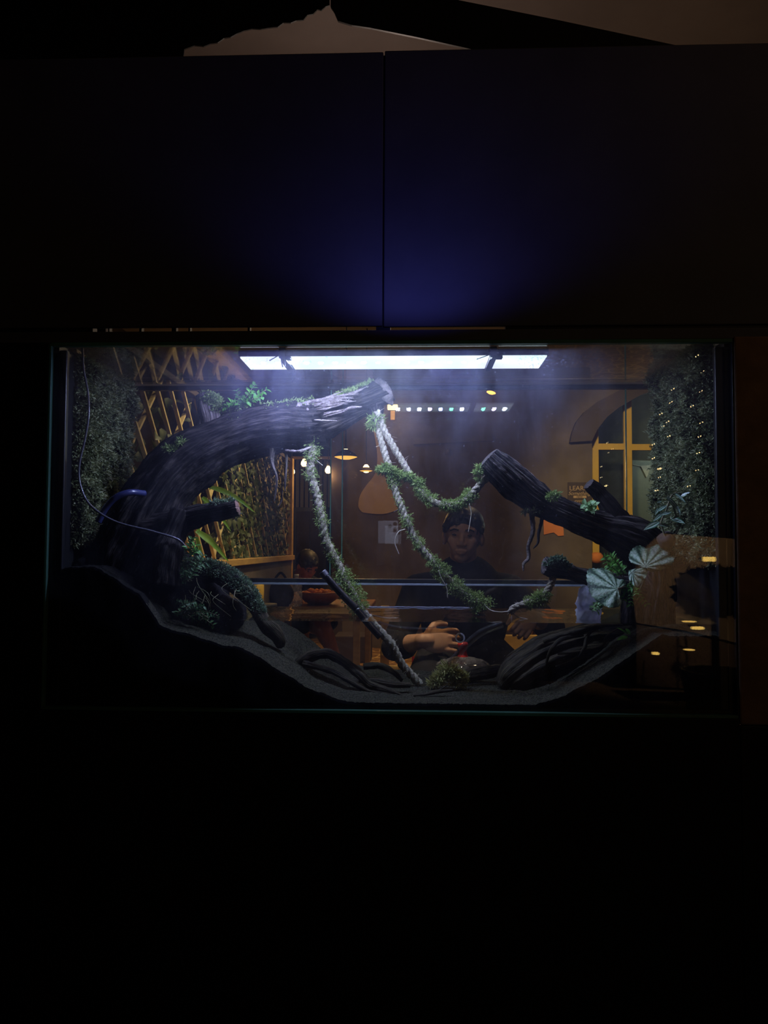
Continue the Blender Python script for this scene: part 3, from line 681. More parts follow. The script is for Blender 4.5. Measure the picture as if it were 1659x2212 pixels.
limb('twig', [(945, 1493, .075, 2), (960, 1484, .08, 1.6), (968, 1478, .08, .6)], M['wetwood'], tw, segs=10, step=.003, ridge=.15, k=2, rough=.2, seed=67)
bk = thing('driftwood', 'low dark root lying behind the pale moss clump on the tank floor', 'driftwood', P(1040, 1455, .2))
limb('root', [(985, 1468, .2, 10), (1030, 1455, .2, 15), (1075, 1448, .2, 12), (1110, 1438, .2, 6)], M['wetwood'], bk, segs=32, step=.004, ridge=.14, k=2.4, rough=.2, seed=68)

# ------------------------------------------------------------------ ropes
def rope(px, r, label, mossy, seed=0, hairs=160):
    rnd = np.random.default_rng(seed)
    C4 = ctrl([(a, b, Y, r) for a, b, Y in px]); L = np.linalg.norm(np.diff(C4[:, :3], axis=0), axis=1).sum()
    R = C4[:, 3].mean(); n = int(L/.0022); Q = catmull(C4, n)[:, :3]
    for i in range(n): Q[i] += .25*R*np.array(mnoise.noise_vector(Vector(Q[i]*30)))
    T, N, B = frames(Q); s = np.concatenate([[0], np.cumsum(np.linalg.norm(np.diff(Q, axis=0), axis=1))])
    root = thing('rope', label, 'rope', Q[-1], 'mossy jute ropes'); ms = []
    for q in range(3):
        th = s/(R*5.2)*2*math.pi+q*2*math.pi/3
        C = Q+.52*R*(N*np.cos(th)[:, None]+B*np.sin(th)[:, None]); t, nn, bb = frames(C); a = np.arange(8)*2*math.pi/8
        rr = R*.62*(1+.08*rnd.normal(size=n))
        V = C[:, None]+rr[:, None, None]*(nn[:, None]*np.cos(a)[None, :, None]+bb[:, None]*np.sin(a)[None, :, None])
        ms.append((V.reshape(-1, 3), [grid_faces(n, 8)]))
    V, Fs = join(ms); stro = build('strands', V, Fs, M['rope'], root)
    hm = []
    for q in range(hairs):
        i = rnd.integers(0, n); d = unit(N[i]*rnd.normal()+B[i]*rnd.normal()+T[i]*rnd.normal()*.8); l = .004+.010*rnd.random()**2
        d2 = unit(d+rnd.normal(size=3)*.6); p0 = Q[i]+d*R*.8; sd = unit(np.cross(d, rnd.normal(size=3)))*.00022
        c = [p0, p0+d*l*.5, p0+d*l*.6+d2*l*.5]
        V = np.array([c[0]-sd, c[0]+sd, c[1]-sd, c[1]+sd, c[2]-sd*.4, c[2]+sd*.4])
        hm.append((V, [np.array([[0, 1, 3, 2], [2, 3, 5, 4]])]))
    V, Fs = join(hm); o = build('loose_fibres', V, Fs, M['fiber'], stro, False); o['kind'] = 'stuff'
    pts, nr = [], []
    for t0, t1, thick, cnt in mossy:
        i = (n*(t0+(t1-t0)*rnd.random(cnt))).astype(int).clip(0, n-1); a = rnd.random(cnt)*2*math.pi
        d = N[i]*np.cos(a)[:, None]+B[i]*np.sin(a)[:, None]
        env = np.array([.55+.9*max(0, .5+mnoise.noise((s[j]*70, seed, .5))) for j in i])
        pts.append(Q[i]+d*(R*.8+thick*R*rnd.random(cnt)*env)[:, None]); nr.append(d+T[i]*.3)
    if pts:
        V, Fs = leaflets(np.vstack(pts), np.vstack(nr), .0058, .0009, .8); o = build('moss', V, Fs, M['moss'], root, False); o['kind'] = 'stuff'
    return root
rope([(674, 940, .20), (675, 975, .19), (671, 1020, .18), (682, 1065, .17), (694, 1120, .16), (708, 1175, .15), (736, 1232, .14), (762, 1285, .135), (784, 1322, .13), (808, 1350, .135), (842, 1388, .14), (872, 1440, .15), (908, 1478, .16)], 8.5,
     'thick mossy rope hanging from the arching trunk down to the sand', [(0, .13, 1.0, 700), (.1, .6, .5, 600), (.16, .2, .9, 160), (.30, .36, .9, 200), (.44, .48, 1.0, 200), (.5, .66, 1.6, 1500)], 3, 380)
rope([(813, 890, .215), (817, 925, .21), (829, 972, .20), (843, 1015, .19), (855, 1060, .18), (873, 1112, .17), (892, 1155, .165), (917, 1192, .16), (948, 1228, .155), (978, 1262, .155), (1012, 1290, .155), (1040, 1306, .155), (1046, 1318, .155)], 7.0,
     'long mossy rope from the branch tip down to the water in the middle', [(.26, .32, 1.6, 500), (.33, .62, .5, 420), (.42, .46, .9, 150), (.52, .56, .9, 150), (.62, .71, 1.6, 800), (.73, .96, 1.7, 1900)], 4, 420)
rope([(814, 888, .21), (832, 935, .205), (862, 985, .195), (888, 1028, .185), (912, 1064, .175), (944, 1087, .165), (985, 1091, .155), (1018, 1070, .145), (1042, 1042, .135), (1060, 1026, .13)], 7.2,
     'slack mossy rope slung from the branch tip across to the cut log', [(.40, .54, 1.3, 700), (.58, .80, 1.2, 1300)], 5, 380)
rope([(1196, 1235, .08), (1190, 1262, .08), (1170, 1290, .08), (1138, 1303, .085), (1112, 1312, .09), (1102, 1324, .09)], 7.0,
     'short rope from the mossy stump down to the water', [(.3, .62, 1.0, 700), (.36, .5, 2.0, 400)], 6, 130)
cl = thing('moss_clump', 'clump of moss tangled where two ropes cross', 'moss', P(870, 1035, .135)); cl['kind'] = 'stuff'
mtuft('moss', [(826, 1014, .185, 11, 260), (845, 1020, .185, 13, 350), (862, 1026, .185, 10, 260), (882, 1030, .180, 12, 350), (902, 1042, .180, 13, 350), (835, 1008, .185, 9, 150)], 'moss', cl, ln=.008, wd=.0012)
curl = thing('rope_fibre', 'pale curled fibres hanging loose from the ropes', 'fibre', P(862, 1190, .13)); curl['kind'] = 'stuff'
for pts in ([(875, 1143, .13), (860, 1150, .125), (853, 1172, .125), (862, 1198, .125)], [(947, 1232, .12), (954, 1250, .12), (965, 1270, .12), (967, 1292, .12)], [(1014, 1088, .12), (1018, 1110, .12), (1012, 1150, .12)], [(1046, 1306, .14), (1060, 1318, .13), (1080, 1322, .12), (1104, 1320, .1)], [(1104, 1322, .09), (1118, 1332, .085), (1140, 1338, .08)], [(684, 995, .11), (690, 1000, .11), (697, 1006, .11)]):
    tube('fibre', [P(*q) for q in pts], .0008, M['fiber'], curl, 6)

# ------------------------------------------------------------------ plants
def bush(name, label, base, Y, stems, L, Wd, m, cat='plant', per=6, seed=0, kind='oval', clump=None):
    rnd = random.Random(seed); root = thing(name, label, cat, P(base[0], base[1], Y)); st, lf = [], []
    for tip in stems:
        tx, ty = tip[0], tip[1]; a = P(base[0]+rnd.uniform(-1, 1)*(clump or 6), base[1]+rnd.uniform(-2, 2), Y); b = P(tx, ty, Y+rnd.uniform(-.03, .03)); mid = (a+b)/2+np.array([0, 0, .004])
        pts = catmull([a, mid, b], per+2); st.append(tube(None, pts, .0007, None, segs=5, n=per*2+4))
        for i in range(1, len(pts)):
            ax = unit(pts[i]-pts[i-1])
            for sgn in (-1, 1):
                d = unit(ax*.6+sgn*unit(np.cross(ax, [0, 1, .2]))+np.array([0, rnd.uniform(-.9, .3), rnd.uniform(-.1, .5)]))
                lf.append((pts[i], d, unit(np.array([rnd.uniform(-.4, .4), -.6, .8])), L*rnd.uniform(.6, 1.2), Wd*rnd.uniform(.7, 1.2)))
    V, Fs = join(st); build('stems', V, Fs, M['stem'], root)
    V, Fs, uv = leaves(lf, kind=kind); o = build('leaves', V, Fs, M[m], root, True, uv); return root
bush('climbing_fig', 'small bright green leafy plant growing on top of the trunk under the lamp', (523, 882), .185,
     [(550, 832), (575, 842), (540, 850), (520, 858), (500, 870), (486, 880), (565, 858), (512, 845), (534, 868)], .011, .007, 'leaf', per=5, seed=1)
M['leafpale'] = mat('pale_leaf', (.22, .42, .16), (.35, .55, .25), 50, .5, trans=.3)  # the leaf's own pale green
bush('succulent', 'pale green rosette plant sitting on the right log beside the stub', (1273, 1102), .12, [(1262, 1090), (1275, 1086), (1286, 1092), (1262, 1104), (1284, 1104), (1273, 1095)], .010, .008, 'leafpale', per=3, seed=2)
br = thing('bromeliad', 'plant with long yellow green strap leaves under the arching trunk', 'plant', P(425, 1150, .24))
for pts, wpx in (([(452, 1052), (485, 1062), (520, 1082), (552, 1108)], 14), ([(437, 1074), (450, 1085), (463, 1095)], 12), ([(470, 1112), (482, 1122), (499, 1148)], 12), ([(424, 1146), (450, 1165), (470, 1185), (494, 1213)], 17), ([(428, 1150), (440, 1100), (446, 1072)], 9), ([(425, 1160), (432, 1185), (440, 1210)], 10)):
    Q = catmull([P(a, b, .22+.01*i) for i, (a, b) in enumerate(pts)], 24); T, N, B = frames(Q); V = []
    for i in range(24):
        t = i/23; wv = wpx*m_px(.23)*.5*(min(1, .5+2*t))*(1-t)**.55
        s_ = unit(np.cross(T[i], [0, -1, 0.25])); nn = np.cross(s_, T[i])
        for q in (-1, -.5, 0, .5, 1): V.append(Q[i]+s_*wv*q+nn*wv*.35*abs(q))
    build('leaf', np.array(V), grid_faces(24, 5, False), M['strap'], br)
bush('fern', 'dark leafy clump at the foot of the arching trunk on the left', (385, 1255), .07, [(330, 1195), (345, 1215), (365, 1205), (310, 1235), (320, 1255), (400, 1195), (425, 1190), (438, 1200), (395, 1215), (445, 1215), (375, 1265), (345, 1250), (410, 1235), (360, 1230)], .011, .005, 'leafdark', per=8, seed=3, clump=30)
bush('sprig', 'small upright sprig with blue green leaves in front of the trellis', (412, 1205), .07, [(414, 1165), (420, 1178), (404, 1182), (428, 1190)], .011, .006, 'leaf', per=3, seed=4)
bush('creeping_plant', 'dark trailing plant above the water under the mossy arm', (410, 1320), .06, [(385, 1300), (410, 1318), (395, 1330), (430, 1345), (450, 1335), (380, 1325), (460, 1350), (420, 1300), (440, 1310), (470, 1330)], .008, .005, 'leafdark', per=7, seed=5, clump=40)
tg = thing('dead_stems', 'tangle of thin dry stems hanging at the lower left', 'stems', P(460, 1320, .06)); tg['kind'] = 'stuff'
st = []
for i in range(16):
    a = (400+random.random()*130, 1240+random.random()*60); st.append(tube(None, [P(a[0], a[1], .07), P(a[0]+random.uniform(-20, 25), a[1]+random.uniform(5, 30), .05), P(a[0]+random.uniform(-35, 45), a[1]+random.uniform(20, 55), .06)], .0005, None, segs=4, n=10))
V, Fs = join(st); build('stems', V, Fs, M['stem'], tg)
# begonia: radial leaves with silver areas between dark veins
k = NT('begonia_leaf'); uvn = k.n('ShaderNodeUVMap'); sp = k.n('ShaderNodeSeparateXYZ'); k.l(uvn.outputs[0], sp.inputs[0])
wv = k.math('POWER', k.math('ABSOLUTE', k.math('SINE', k.math('MULTIPLY', sp.outputs[1], 9*math.pi))), .8)
ns = k.noise(210, 4, .75); ff = k.math('ADD', k.math('MULTIPLY', wv, .62), k.math('SUBTRACT', k.math('MULTIPLY', ns, 1.25), .30))
rim = k.math('POWER', sp.outputs[0], 9.0); ff = k.math('SUBTRACT', ff, k.math('MULTIPLY', rim, .22))
c = k.ramp(ff, [(.50, (.03, .07, .035)), (.70, (.20, .34, .19)), (1.0, (.62, .76, .58))])
b = k.n('ShaderNodeBsdfPrincipled'); k.l(c, b.inputs['Base Color']); b.inputs['Roughness'].default_value = .5
tr = k.n('ShaderNodeBsdfTranslucent'); k.l(c, tr.inputs[0]); mx = k.n('ShaderNodeMixShader'); mx.inputs[0].default_value = .2
q = k.n('ShaderNodeBump'); q.inputs['Strength'].default_value = .5; q.inputs['Distance'].default_value = .003; k.l(k.noise(300, 2), q.inputs['Height']); k.l(q.outputs[0], b.inputs['Normal'])
k.l(b.outputs[0], mx.inputs[1]); k.l(tr.outputs[0], mx.inputs[2]); k.l(mx.outputs[0], k.out.inputs[0]); M['begonia'] = k.m
def radial_leaf(att, outline, Y, cup, name, parent):
    """outline in pixels around the point where the stalk meets the leaf"""
    o = catmull(np.array(list(outline)+[outline[0]], float), 97)[:-1]; V, uv = [], []
    for i in range(13):
        t = i/12
        for j, p in enumerate(o):
            r = t*(1+.02*math.sin(j*2.1)*t); px = att[0]+(p[0]-att[0])*r; py = att[1]+(p[1]-att[1])*r
            rip = .0010*t*math.sin(j/96*2*math.pi*7)+.0012*mnoise.noise((px*.15, py*.15, 1))
            V.append(P(px, py, Y+cup*t*t+rip+.042*((att[1]-py)/60))); uv.append((t, j/96))
    return build(name, np.array(V), grid_faces(13, 96), M['begonia'], parent, True, np.array(uv))
bg = thing('begonia', 'silvery begonia with three broad veined leaves at the right of the tank', 'plant', P(1372, 1300, .1))
radial_leaf((1334, 1272), [(1344, 1268), (1340, 1285), (1343, 1300), (1338, 1310), (1318, 1313), (1300, 1305), (1280, 1290), (1270, 1268), (1267, 1245), (1272, 1229), (1290, 1228), (1305, 1227), (1322, 1236), (1334, 1250), (1348, 1252), (1352, 1262)], .055, .010, 'leaf', bg)
radial_leaf((1394, 1224), [(1396, 1232), (1410, 1235), (1430, 1231), (1448, 1222), (1457, 1206), (1453, 1190), (1440, 1180), (1420, 1176), (1398, 1184), (1380, 1178), (1364, 1188), (1358, 1204), (1364, 1216), (1378, 1222)], .07, .008, 'leaf', bg)
radial_leaf((1364, 1236), [(1358, 1232), (1380, 1227), (1398, 1230), (1396, 1245), (1386, 1258), (1376, 1268), (1366, 1262), (1358, 1248)], .065, .005, 'leaf', bg)
for pts in ([(1334, 1272, .056), (1352, 1270, .07), (1372, 1300, .09)], [(1394, 1224, .072), (1392, 1250, .08), (1374, 1298, .095)], [(1364, 1236, .066), (1362, 1262, .075), (1372, 1300, .09)]):
    tube('stalk', [P(*q) for q in pts], .0022, M['stem'], bg, 8)
bush('fern', 'small bright fern fronds above and behind the begonia leaves', (1345, 1245), .10, [(1305, 1205), (1318, 1200), (1328, 1212), (1312, 1222), (1338, 1222), (1345, 1232)], .011, .004, 'leaf', per=8, seed=6, clump=5)
bush('fern', 'trailing fern fronds below the begonia leaves', (1358, 1262), .075, [(1380, 1290), (1362, 1305), (1395, 1305), (1345, 1300), (1372, 1282), (1350, 1288)], .009, .004, 'leaf', per=7, seed=7, clump=5)
bush('seedling', 'tiny pale leafed plant at the rim of the white cup', (1300, 1312), .055, [(1285, 1308), (1278, 1317), (1298, 1305), (1290, 1320)], .008, .006, 'leafpale', per=3, seed=8)
vine = thing('tradescantia', 'vine with white striped glossy leaves climbing beside the right moss wall', 'plant', P(1440, 1168, .1))
k = NT('striped_leaf'); uvn = k.n('ShaderNodeUVMap'); sp = k.n('ShaderNodeSeparateXYZ'); k.l(uvn.outputs[0], sp.inputs[0])
c = k.ramp(k.math('ABSOLUTE', k.math('SUBTRACT', sp.outputs[1], .5)), [(.05, (.05, .16, .07)), (.14, (.62, .78, .66)), (.26, (.60, .75, .64)), (.36, (.06, .19, .09))])
b = k.n('ShaderNodeBsdfPrincipled'); k.l(c, b.inputs['Base Color']); b.inputs['Roughness'].default_value = .3; k.l(b.outputs[0], k.out.inputs[0]); M['striped'] = k.m
for i, (x0, y0, x1, y1, wd) in enumerate(((1424, 1128, 1392, 1142, 15), (1432, 1108, 1412, 1124, 10), (1428, 1082, 1420, 1085, 7), (1440, 1074, 1470, 1102, 13), (1458, 1066, 1482, 1084, 9), (1448, 1120, 1479, 1128, 17), (1450, 1106, 1424, 1112, 9), (1440, 1092, 1415, 1106, 9), (1422, 1098, 1416, 1110, 8), (1462, 1092, 1470, 1112, 8), (1455, 1068, 1445, 1060, 8), (1470, 1074, 1490, 1062, 9), (1446, 1136, 1420, 1132, 10))):
    a, b_ = P(x0, y0, .085+.004*(i % 3)), P(x1, y1, .068+.004*(i % 4)); V, Fs, uv = leaf_mesh(a, b_-a, (.1, -.8, .6), np.linalg.norm(b_-a), wd*m_px(.08), 'oval', 11, .2, .1)
    build('leaf', V, Fs, M['striped'], vine, True, uv)
for pts in ([(1437, 1160), (1432, 1145), (1428, 1128), (1440, 1100), (1450, 1072), (1462, 1064)], [(1448, 1162), (1462, 1150), (1466, 1132), (1458, 1105), (1452, 1085)]):
    tube('stem', [P(a, b, .09) for a, b in pts], .0018, M['stem'], vine, 8)
c = P(1441, 1168, .1)
V, Fs, _ = limb_mesh(np.array([np.append(P(1424, 1172, .1), .010), np.append(P(1440, 1166, .1), .015), np.append(P(1456, 1166, .1), .010)]), segs=32, step=.002, ridge=.1, rough=.2, seed=77)
build('root_ball', V, Fs, M['bark2'], vine)['label'] = 'grey root ball'
an = thing('anubias', 'small plant with bright green oval leaves in the hollow of the sunken log', 'plant', P(1355, 1390, .13))
for i, (x0, y0, x1, y1, wd) in enumerate(((1357, 1376, 1335, 1378, 11), (1358, 1372, 1338, 1352, 8), (1362, 1378, 1388, 1372, 11), (1354, 1384, 1340, 1388, 6), (1352, 1358, 1362, 1368, 9))):
    a, b_ = P(x0, y0, .115), P(x1, y1, .10); V, Fs, uv = leaf_mesh(a, b_-a, (.1, -.6, .8), np.linalg.norm(b_-a), wd*m_px(.1), 'oval', 9, .2, .2); build('leaf', V, Fs, M['leaf'], an, True, uv)
tube('stem', [P(1357, 1376, .115), P(1356, 1384, .12), P(1356, 1394, .13)], .0012, M['stem'], an, 6)
mc = thing('moss_clump', 'pale yellow green moss clump on the sand in the middle of the tank floor', 'moss', P(975, 1478, .14)); mc['kind'] = 'stuff'
M['mossyellow'] = mat('yellow_moss', (.24, .24, .07), (.46, .44, .17), 90, .9, trans=.3)
mtuft('moss', [(968, 1446, .14, 18, 420), (950, 1465, .14, 16, 300), (985, 1458, .14, 18, 300), (1000, 1462, .14, 10, 150), (940, 1474, .14, 12, 150), (990, 1475, .14, 14, 160)], 'mossyellow', mc, ln=.010, wd=.0010)

# ------------------------------------------------------------------ equipment in the tank
o = tube('cable', [P(178, 752, .04), P(181, 800, .04), P(190, 850, .035), (P(191, 900, .03)), P(183, 950, .03), P(171, 1005, .03), P(174, 1050, .03), P(196, 1092, .03), P(250, 1127, .035), (P(330, 1148, .04)), P(382, 1164, .05), P(402, 1182, .06)], .0021, M['cable'], None, 10, 140)
tag(o, 'thin grey cable hanging down the left side of the tank', 'cable')
o = tube('hose', [P(212, 1128, .05), P(228, 1098, .05), P(250, 1075, .05), P(280, 1064, .06), P(312, 1066, .09)], .0062, M['blue_hose'], None, 16, 60)
tag(o, 'dark blue hose curving into the trunk at the left', 'hose')
pr = thing('heater', 'glossy black heater rod leaning against the mossy rope at the water', 'heater', P(772, 1316, .10))
tube('body', [P(703, 1244, .10), P(735, 1280, .10), P(770, 1316, .10)], 8*m_px(.1), M['blackplastic'], pr, 20)
tube('cap', [P(696, 1235, .10), P(704, 1245, .10)], 8.8*m_px(.1), M['cable'], pr, 20)['label'] = 'grey end cap'
tube('tail', [P(770, 1316, .1), P(800, 1352, .10), P(822, 1376, .10)], 8*m_px(.1), M['blackplastic'], pr, 20)
cup = thing('filter_bag', 'crumpled white translucent bag half under water beside the begonia', 'bag', P(1272, 1345, .10))
c0 = P(1273, 1346, .10); hh = P(1273, 1266, .10)[2]-c0[2]
V, Fs = lathe(None, (0, 0, 0), [(.001, 0), (.018, .001), (.0225, hh*.12), (.0235, hh*.45), (.0225, hh*.75), (.019, hh*.93), (.012, hh*1.0), (.001, hh*1.02)], None, 64)
idx = []
prof = catmull(np.array([(.001, 0), (.018, .001), (.0225, hh*.12), (.0235, hh*.45), (.0225, hh*.75), (.019, hh*.93), (.012, hh*1.0), (.001, hh*1.01)]), 40)
V, Fs = lathe(None, (0, 0, 0), prof, None, 64)
V = np.array([v*np.array([1+.22*g, 1+.22*g, 1]) for v, g in ((v, mnoise.fractal(Vector(v*70), .8, 2.2, 4)-abs(mnoise.noise(Vector(v*110)))) for v in V)])+c0
build('film', V, Fs, M['whiteplastic'], cup)
tube('rim', [c0+np.array([.0222*math.cos(a), .0222*math.sin(a), hh*.5+.0015*math.sin(a*3)]) for a in np.linspace(0, 2*math.pi, 25)], .0011, M['whiteplastic'], cup, 6)
h = thing('hose', 'clear hose lying under the water surface, bending down to the pale moss clump', 'hose', P(970, 1440, .15))
tube('tube', [P(1085, 1348, .10), P(1040, 1366, .11), P(1005, 1395, .12), P(980, 1425, .13), P(968, 1440, .14)], .0066, M['hose'], h, 18, 60)
h2 = thing('hose', 'clear hose running level under the water from the left, with a ringed end', 'hose', P(900, 1372, .16))
tube('tube', [P(800, 1342, .14), P(845, 1356, .15), P(905, 1362, .16), P(960, 1360, .16), P(985, 1368, .16), P(994, 1382, .16)], .0062, M['hose'], h2, 18, 80)
pr1 = [P(994, 1378, .16)+np.array([.008*math.cos(a), .004*math.sin(a), .008*math.sin(a)]) for a in np.linspace(0, 2*math.pi, 20)]
tube('end_ring', pr1, .0016, M['whiteplastic'], h2, 8)['label'] = 'pale ring at the end of the hose'
o = tube('hose', [P(775, 1318, .2), P(800, 1328, .21), P(830, 1335, .22), P(860, 1336, .22)], .0022, M['cable'], None, 8, 30); tag(o, 'thin dark line trailing under the water beside the heater rod', 'cable')
# ------------------------------------------------------------------ the cafe beyond the tank
CEIL = 2.62
YF = 5.6
struct(box('floor', (-3.2, -4.0, -.05), (4.2, 7.2, 0.0), None or mat('floor_plain', (.03, .02, .014), None, rough=.8)), 'dark floor')
k = NT('cobble_floor'); g = k.n('ShaderNodeNewGeometry'); vo = k.n('ShaderNodeTexVoronoi', feature='DISTANCE_TO_EDGE'); vo.inputs['Scale'].default_value = 9
k.l(g.outputs['Position'], vo.inputs['Vector']); b = k.n('ShaderNodeBsdfPrincipled'); b.inputs['Roughness'].default_value = .6
k.l(k.ramp(vo.outputs['Distance'], [(.0, (.55, .36, .16)), (.05, (.5, .30, .12)), (.09, (.16, .075, .03)), (.4, (.24, .12, .05))]), b.inputs['Base Color']); k.l(b.outputs[0], k.out.inputs[0]); M['cobble'] = k.m
struct(box('floor_cobbles', (-1.6, 2.2, 0.0), (2.6, 6.6, .006), M['cobble']), 'cobbled tile floor of the cafe')
struct(box('ceiling', (-3.2, .6, CEIL), (4.2, 7.2, CEIL+.08), M['ceiling']), 'plain brown cafe ceiling')
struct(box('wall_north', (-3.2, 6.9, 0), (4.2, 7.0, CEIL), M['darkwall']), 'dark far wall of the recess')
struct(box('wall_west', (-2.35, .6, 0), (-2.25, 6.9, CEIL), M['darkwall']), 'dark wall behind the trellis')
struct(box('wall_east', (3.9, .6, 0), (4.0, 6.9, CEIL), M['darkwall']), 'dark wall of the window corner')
# partition with the arched opening
out = [(738, 560), (1700, 560), (1700, 790), (1425, 836), (1382, 852), (1340, 876), (1312, 898), (1290, 925), (1279, 950), (1279, 1408), (738, 1408)]
struct(prism('wall_partition', out, YF, YF+.12, M['wall']), 'brown partition wall with the arched opening')
band_o = [(1232, 955), (1236, 935), (1245, 912), (1262, 890), (1290, 868), (1325, 850), (1370, 826), (1425, 806), (1500, 782)]
band_i = [(1500, 815), (1425, 838), (1382, 854), (1340, 878), (1312, 900), (1291, 927), (1279, 952)]
struct(prism('trim_arch', band_o+band_i, YF-.07, YF-.002, M['archpaint']), 'dark arch moulding over the opening')
struct(prism('trim_partition_edge', [(716, 820), (739, 820), (739, 1410), (716, 1410)], YF-.02, YF+.10, M['archpaint']), 'dark edge post of the partition')
# plank joints and a socket on the partition
for px, py, wd, ht, lab in ((967, 975, 11, 14, 'small pale wall switch on the brown partition'),):
    t = thing('wall_switch', lab, 'switch', P(px, py, YF-.012)); a, b = P(px-wd/2, py+ht/2, YF), P(px+wd/2, py-ht/2, YF)
    box('plate', (a[0], YF-.012, a[2]), (b[0], YF, b[2]), M['wall'], t, .002); box('rocker', (a[0]+.012, YF-.018, a[2]+.014), (b[0]-.012, YF-.012, b[2]-.014), M['greywall'], t, .001)
cp = [(803, 930), (808, 936), (813, 965), (815, 990), (813, 1012), (806, 1030), (790, 1050), (778, 1070), (774, 1092), (780, 1104), (790, 1108), (830, 1110), (862, 1098), (866, 1080), (856, 1066), (842, 1056), (838, 1035), (838, 1000), (832, 968), (824, 940), (812, 928)]
cp = [(float(x), float(y)) for x, y in catmull(np.array(cp+[cp[0]], float), 84)[:-1]]
o = prism('wall_shape', cp, YF-.03, YF-.001, M['cream']); tag(o, 'cream curvy vase shaped painted reflection on the brown partition', 'panel')  # a reflection put in as a cream shape on the wall
o = prism('wall_shape', [(892, 945), (1062, 938), (1066, 952), (893, 960)], YF-.02, YF-.001, M['wall']); tag(o, 'faint long brown board on the partition below the sconce', 'panel')
# framed poster with lettering
pt = thing('poster', 'dark poster reading LEARN Something NEW every DAY on the brown partition', 'poster', P(1252, 1068, YF-.01))
a, b = P(1226, 1098, YF), P(1278, 1042, YF); box('sheet', (a[0], YF-.012, a[2]), (b[0], YF-.001, b[2]), M['archpaint'], pt, .002)
def text(s, px, py, hpx, Y, m, parent, name='lettering', ital=0.0, ext=.0015):
    cu = bpy.data.curves.new(name, 'FONT'); cu.body = s; cu.size = hpx*m_px(Y)*1.38; cu.extrude = ext; cu.align_x = 'CENTER'; cu.align_y = 'CENTER'; cu.shear = ital
    cu.materials.append(m); tmp = bpy.data.objects.new(name, cu); COL.objects.link(tmp); bpy.context.view_layer.update(); me = bpy.data.meshes.new_from_object(tmp.evaluated_get(bpy.context.evaluated_depsgraph_get())); bpy.data.objects.remove(tmp); bpy.data.curves.remove(cu)
    o = link(bpy.data.objects.new(name, me)); p = P(px, py, Y)
    o.parent = parent; o.location = Vector(p)-Vector(wloc(parent)); o.rotation_euler = (math.pi/2, 0, 0); return o
for s, py, h, it in (('LEARN', 1055, 10, 0), ('Something', 1066, 8, .35), ('every', 1082, 7, .35), ('DAY', 1092, 10, 0)): text(s, 1251, py, h, YF-.016, M['cream'], pt, ital=it)
a, b = P(1238, 1076, YF), P(1266, 1071, YF); box('ribbon', (a[0], YF-.015, a[2]), (b[0], YF-.012, b[2]), M['cream'], pt)
text('NEW', 1252, 1073.5, 4, YF-.018, M['archpaint'], pt)
o = prism('wall_card', [(1174, 1118), (1216, 1118), (1218, 1157), (1206, 1158), (1196, 1150), (1175, 1155)], YF-.012, YF-.001, M['orange']); tag(o, 'orange paper pinned to the brown partition left of the yellow window', 'paper')
c = P(1288, 1205, YF+.066); V, Fs = lathe('x' and None, c, [(.001, -.05), (.04, -.045), (.062, -.01), (.06, .02), (.04, .045), (.001, .052)], None, 28)
o = build('paper_lantern', V, Fs, M['orange']); tag(o, 'round orange lantern beside the silvery begonia leaves', 'lantern')

# window behind the arch
wn = struct(link(bpy.data.objects.new('window_1', None)), 'yellow framed window behind the arch'); wn.location = Vector(P(1355, 1180, YF+.14))
def fr(x0, y0, x1, y1, name='frame', m='yellowpaint', Y=YF+.13, t=.05):
    a, b = P(x0, y1, Y), P(x1, y0, Y); return box(name, (a[0], Y, a[2]), (b[0], Y+t, b[2]), M[m], wn, .003)
fr(1280, 870, 1292.5, 1200); fr(1350.5, 820, 1364, 1200); fr(1292, 958, 1350, 971.5); fr(1364, 959, 1470, 972.5)
M['pane'] = glass('window_pane', (.75, .78, .76), .05); fr(1281, 820, 1480, 1200, 'pane', 'pane', YF+.15, .006)
struct(prism('wall_behind_window', [(1230, 700), (1640, 700), (1640, 1420), (1230, 1420)], YF+.75, YF+.82, mat('olive_wall', (.05, .05, .036), (.07, .07, .05), 2, .85)), 'dim wall behind the window')
o = prism('notice_board', [(1366, 994), (1480, 998), (1480, 1136), (1366, 1136)], YF+.69, YF+.7495, M['board']); tag(o, 'pale grey green board behind the yellow window', 'board')
bt = thing('bunting', 'string with one white pennant in front of the grey green board', 'bunting', P(1396, 1005, YF+.68))
tube('string', [P(1366, 1004, YF+.688), P(1390, 1008, YF+.686), P(1410, 1006, YF+.686), P(1436, 997, YF+.688)], .003, M['white'], bt, 6)
o = prism('pennant', [(1384, 1006), (1407, 1005), (1397, 1032)], YF+.682, YF+.686, M['white']); o.parent = bt; o.location = o.location-bt.location
c = P(1431, 1002, YF+.656); V, Fs = lathe(None, c, [(.001, -.03), (.03, -.03), (.034, 0), (.03, .025), (.001, .032)], None, 20)
o = build('ornament', V, Fs, M['redplastic']); tag(o, 'small red ornament at the corner of the grey green board', 'ornament')

